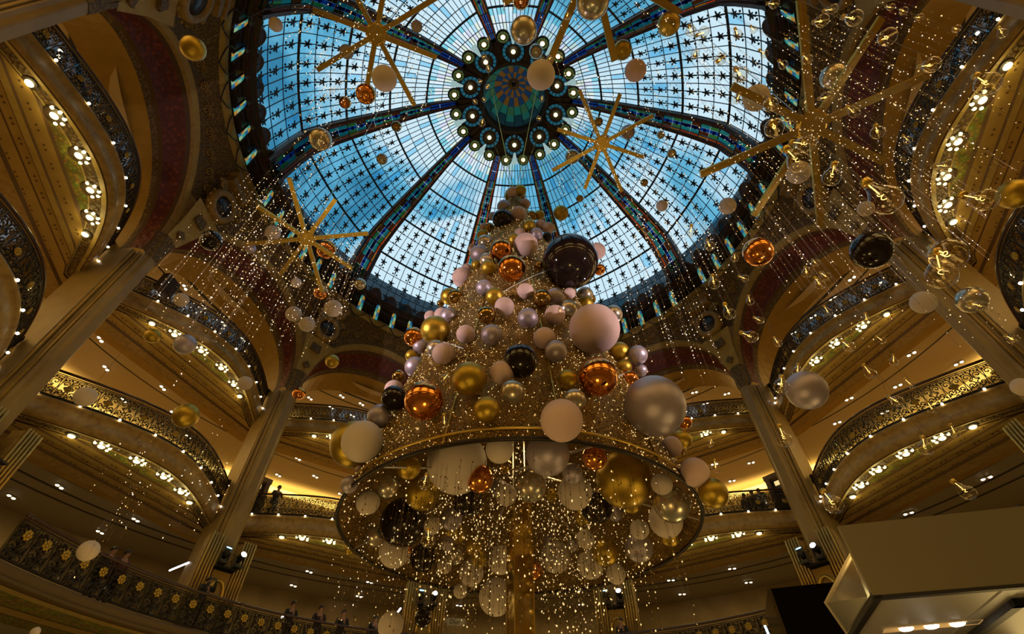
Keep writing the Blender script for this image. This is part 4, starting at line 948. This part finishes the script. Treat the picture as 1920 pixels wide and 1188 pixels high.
def lq(a, b, z): p = q0+ex*a+ey*b; return Vector((p.x, p.y, z))
g = G(); g.add([lq(-.15, -.02, zb-.004), lq(el+.02, -.02, zb-.004), lq(el+.02, .14, zb-.004), lq(-.15, .14, zb-.004), lq(-.12, .0, zb+.008), lq(el, .0, zb+.008), lq(el, .12, zb+.008), lq(-.12, .12, zb+.008)], [(0, 1, 5, 4), (1, 2, 6, 5), (2, 3, 7, 6), (3, 0, 4, 7), (4, 5, 6, 7)])
g.build('lamp_tray', mat('gilt_lamp_tray', (.75, .48, .15), .3, .6, emit=.25, ecol=(1, .6, .2)), lamp)  # lamp spill on the tray put in as emission
for i in range(3):
    c = lq(.05+el*.33*i, .06, zb-.004); G().lathe([(.062, .006), (.06, -.004), (.045, -.012), (0, -.014)], 16, c).build('lamp_lens', mat('warm_white_lens', (1, .95, .85), .3, emit=8, ecol=(1, .88, .68)), lamp, True)
light('POINT', 'stand_lamp_light', lq(el*.4, .06, zb-.25), .45, (1, .88, .70), .1)
e0 = at_height(1858, 1192, zb); slab('hanging_frame', black_m, [kp(1.12, .42), kp(3.5, .42), kp(3.5, .50), kp(1.12, .50)], zb-.05, zb); slab('hanging_frame', black_m, [kp(1.12, .42), kp(1.2, .42), kp(1.2, 2.4), kp(1.12, 2.4)], zb-.05, zb)
# black stand behind it
zk = 3.6; p0, p1 = at_height(1445, 1103, zk), at_height(1572, 1090, zk); vx = (p1-p0).normalized(); vy = Vector((-vx.y, vx.x, 0))
if vy.y < 0: vy = -vy
ks = thing('black_stand', 'plain black display stand beside the beige canopy', 'display stand')
def bxq(nm, m, o, a0, a1, b0, b1, z0, z1):
    g = G(); ps = [o+vx*a0+vy*b0, o+vx*a1+vy*b0, o+vx*a1+vy*b1, o+vx*a0+vy*b1]
    g.add([(p.x, p.y, z0) for p in ps]+[(p.x, p.y, z1) for p in ps], [(3, 2, 1, 0), (4, 5, 6, 7), (0, 1, 5, 4), (1, 2, 6, 5), (2, 3, 7, 6), (3, 0, 4, 7)]); return g.build(nm, m, ks)
bk = mat('matte_black_panel', (.004, .003, .003), .9, spec=.0)
bxq('front_panel', bk, p0, 0, 2.2, 0, .1, 0, zk); bxq('side_panel', mat('dark_mirror_side', (.10, .08, .05), .12, .8), p0, -.04, .0, 0, 1.2, 0, zk); bxq('top_panel', bk, p0, 0, 2.2, .1, 1.2, zk-.05, zk); bxq('back_panel', bk, p0, 0, 2.2, 1.2, 1.25, 0, zk)
sg_ = thing('lit_sign', 'small bright blue-white slanted light sign left of the black stand', 'sign')
a, b_ = at_depth(1443, 1163, 8.2), at_depth(1452, 1192, 8.2); G().box((a+b_)/2, (.045, .03, (a-b_).length*1.1), Matrix.Rotation(.15, 3, 'Y')).build('light_bar', mat('blue_white_sign', (.6, .85, 1), .3, emit=2.6, ecol=(.45, .78, 1)), sg_)
a, b_ = at_depth(1438, 1176, 8.2), at_depth(1440, 1192, 8.2); G().box((a+b_)/2, (.03, .03, (a-b_).length*1.3), Matrix.Rotation(-.1, 3, 'Y')).build('light_bar', MATS['blue_white_sign'], sg_)
# shop sign on the far wall of the lowest gallery
c = at_height(853, 1165, 7.6); rr = math.hypot(c.x, c.y); f_ = 17.2/rr; d = ray(853, 1165); t = 0
p = CAM+d.normalized()*1; best = min((abs(math.hypot((CAM+d*s).x, (CAM+d*s).y)-17.4), s) for s in np.linspace(.01, .05, 800)); p = CAM+d*best[1]
sh = thing('shop_sign', 'pale shop sign panel with dark lettering behind the tree, left of the post', 'sign', loc=p)
yaw = math.atan2(-p.x, p.y); sh.rotation_euler = (0, 0, yaw)
G().box((0, .05, 0), (1.15, .05, .34)).build('sign_panel', mat('pale_sign_panel', (.55, .47, .33), .5), sh)
tcv = bpy.data.curves.new('sign_lettering', 'FONT'); tcv.body = 'Dior'; tcv.size = .30; tcv.align_x = 'CENTER'; tcv.align_y = 'CENTER'; tcv.extrude = .006
tcv.materials.append(mat('dark_lettering', (.08, .06, .05), .5)); tmp = bpy.data.objects.new('sign_lettering', tcv); me_t = bpy.data.meshes.new_from_object(tmp); bpy.data.objects.remove(tmp); to = put('sign_lettering', me_t, sh); to.location = (0, .01, 0); to.rotation_euler = (PI/2, 0, 0)
G().box((0, .4, -.75), (1.6, .5, .5)).build('counter', mat('glass_counter', (.30, .30, .27), .2), sh)
# dark loudspeaker panel and small door frames in the galleries
def gallery_box(nm, label, cat, px, py, z, dims, m, rot=0):
    p = at_height(px, py, z); o = thing(nm, label, cat, loc=p, rz=math.atan2(-p.x, p.y)+rot); return o
o = gallery_box('loudspeaker', 'dark brown loudspeaker box on the top gallery rail at middle left', 'loudspeaker', 303, 548, 17.55, None, None)
sp_m = mat('dark_brown_cabinet', (.045, .022, .012), .5)
G().box((0, 0, .45), (.75, .35, .9)).build('cabinet', sp_m, o); G().box((0, -.19, .45), (.65, .03, .8)).build('grille', mat('speaker_cloth', (.03, .016, .010), .9), o)
for px, py, z, nm in ((492, 930, 11.75, 'left of the tree'), (1452, 925, 11.75, 'right of the tree')):
    p = at_height(px, py+30, z+.0); p = Vector((p.x, p.y, z)); q = math.hypot(p.x, p.y); p = p*(18.3/q); p.z = z
    o = thing('doorway', f'brown framed doorway in the middle gallery, beside the column {nm}', 'door frame', loc=p, rz=math.atan2(-p.x, p.y))
    fm = mat('brown_door_frame', (.14, .075, .02), .4)
    for s in (-1, 1): G().box((s*.55, 0, 1.2), (.22, .25, 2.4)).build('jamb', fm, o)
    G().box((0, 0, 2.5), (1.4, .28, .25)).build('lintel', fm, o); G().box((0, .1, 1.2), (.9, .05, 2.3)).build('door_leaf', mat('dark_opening', (.03, .02, .01), .6), o)
    G().box((0, -.02, 2.1), (.5, .04, .22)).build('lit_panel', mat('lit_number_panel', (1, .8, .4), .4, emit=.9, ecol=(1, .72, .3)), o)

# ================================================================== PEOPLE AT THE RAILS
skin = mat('skin', (.36, .18, .10), .5)
def person(label, p, face, coat, pose='rest', trousers=(.012, .012, .016), hair=(.02, .012, .008), h=1.72, skirt=False):
    o = thing('person', label, 'person', 'visitors at the railings', loc=p, rz=face); s = h/1.72
    def sk(nm, verts, edges, radii, m, root=0, lv=1):
        me = bpy.data.meshes.new(nm); me.from_pydata([tuple(np.array(v)*s) for v in verts], edges, []); ob = put(nm, me, o); me.materials.append(m)
        ob.modifiers.new('skin', 'SKIN'); sv = me.skin_vertices[0].data
        for i, r in enumerate(radii): sv[i].radius = (r[0]*s, r[1]*s) if isinstance(r, tuple) else (r*s, r*s)
        sv[root].use_root = True; ms = ob.modifiers.new('sub', 'SUBSURF'); ms.levels = lv; ms.render_levels = lv
        return ob
    # figure looks along -y
    if pose == 'phone':  LA, RA = [(-.19, 0, 1.40), (-.25, -.12, 1.22), (-.10, -.30, 1.52)], [(.19, 0, 1.40), (.27, -.12, 1.28), (.11, -.30, 1.62)]
    elif pose == 'lean': LA, RA = [(-.19, 0, 1.38), (-.27, -.08, 1.14), (-.16, -.30, 1.08)], [(.19, 0, 1.38), (.27, -.08, 1.14), (.16, -.30, 1.08)]
    else: LA, RA = [(-.19, 0, 1.40), (-.25, .02, 1.12), (-.22, -.10, .88)], [(.19, 0, 1.40), (.25, .02, 1.12), (.22, -.10, .88)]
    V = [(0, 0, .95), (0, .01, 1.15), (0, .01, 1.38), (0, 0, 1.48), (0, -.02, 1.56), (0, -.03, 1.66)]+LA+RA+[(-.09, 0, .90), (-.10, -.01, .50), (-.10, .02, .08), (-.10, -.14, .03), (.09, 0, .90), (.10, -.01, .50), (.10, .02, .08), (.10, -.14, .03)]
    E_ = [(0, 1), (1, 2), (2, 3), (3, 4), (4, 5), (2, 6), (6, 7), (7, 8), (2, 9), (9, 10), (10, 11), (0, 12), (12, 13), (13, 14), (14, 15), (0, 16), (16, 17), (17, 18), (18, 19)]
    Rd = [(.15, .10), (.14, .10), (.15, .10), .055, .085, .085, .06, .045, .035, .06, .045, .035, .085, .06, .045, .04, .085, .06, .045, .04]
    sk('body', V, E_, Rd, skin)
    sk('coat', [V[0], V[1], V[2], (0, 0, 1.46)]+LA+RA+([(0, 0, .6)] if skirt else [(0, 0, .82)]), [(0, 1), (1, 2), (2, 3), (2, 4), (4, 5), (5, 6), (2, 7), (7, 8), (8, 9), (0, 10)], [(.18, .13), (.165, .12), (.175, .125), .075, .08, .06, .045, .08, .06, .045, (.19, .14)], mat('coat_%s' % '_'.join('%03d' % int(c*999) for c in coat), coat, .7))
    tm = mat('trousers_dark', trousers, .7)
    sk('trousers', [(0, 0, .93), (-.09, 0, .86), (-.10, -.01, .50), (-.10, .02, .12), (.09, 0, .86), (.10, -.01, .50), (.10, .02, .12)], [(0, 1), (1, 2), (2, 3), (0, 4), (4, 5), (5, 6)], [(.16, .115), .10, .075, .06, .10, .075, .06], tm)
    g = G(); g.lathe([(0, .115), (.06, .10), (.098, .05), (.105, -.01), (.09, -.06)], 12, (0, .012*s, 1.645*s)); g.build('hair', mat('hair_dark', hair, .6), o, True)
    g = G()
    for q in (-1, 1): g.lathe([(0, -.012), (.012, 0), (0, .012)], 6, (q*.032*s, -.112*s, 1.64*s))
    g.build('eyes', mat('eye_dark', (.02, .02, .02), .3), o)
    G().lathe([(0, -.02), (.014, 0), (.008, .03), (0, .035)], 6, (0, -.118*s, 1.61*s)).build('nose', skin, o, True)
    if pose == 'phone': G().box((.0, -.34*s, 1.62*s), (.15, .012, .08)).build('phone', body_k, o)
    return o
PEOPLE = [(400, 1085, 1, (.014, .012, .012), 'phone', 'person in a dark coat photographing with raised arms, before the column left of tree'),
          (214, 1030, 1, (.012, .014, .02), 'rest', 'person in dark clothes beside the white ball at the lower left railing'),
          (240, 1036, 1, (.10, .012, .014), 'rest', 'person in a dark red top at the lower left railing'),
          (551, 1131, 1, (.014, .012, .010), 'lean', 'person in dark clothes beside the short white tube at the lowest railing'),
          (634, 1122, 1, (.03, .010, .012), 'lean', 'taller person in a dark open jacket at the lowest railing'),
          (656, 1141, 1, (.008, .008, .010), 'lean', 'smaller person in black next to the one in an open jacket'),
          (708, 1155, 1, (.010, .010, .012), 'rest', 'person in black at the lowest railing near the bottom white ball'),
          (1161, 1161, 1, (.012, .012, .010), 'lean', 'person with long dark hair at the lowest railing right of the tree post'),
          (524, 914, 2, (.014, .014, .018), 'lean', 'person in dark clothes leaning on the middle railing left of the tree'),
          (1404, 935, 2, (.014, .012, .012), 'rest', 'first person in dark clothes at the middle railing right of the tree'),
          (1422, 932, 2, (.02, .014, .010), 'rest', 'second person in dark clothes at the middle railing right of the tree'),
          (1440, 930, 2, (.010, .012, .016), 'rest', 'third person in dark clothes at the middle railing, next to the right column')]
for px, py, L, coat, pose, lab in PEOPLE:
    fl = 6.0 if L == 1 else LEVEL[2]['fl']; hp = at_height(px, py, fl+1.62); r = math.hypot(hp.x, hp.y); a = math.degrees(math.atan2(-hp.x, hp.y))
    if L == 1: r2 = min(max(r, 13.3), 14.8)
    else: b0 = min((0, 36, 72, -36, -72), key=lambda b: abs(a-b)); r2 = min(max(r, rf(a-b0, LEVEL[2]['r0'])+.42), 17.2)
    person(lab, Pz(r2, a, fl), rad(a), coat, pose, h=1.66+.1*random.random())
index_children()
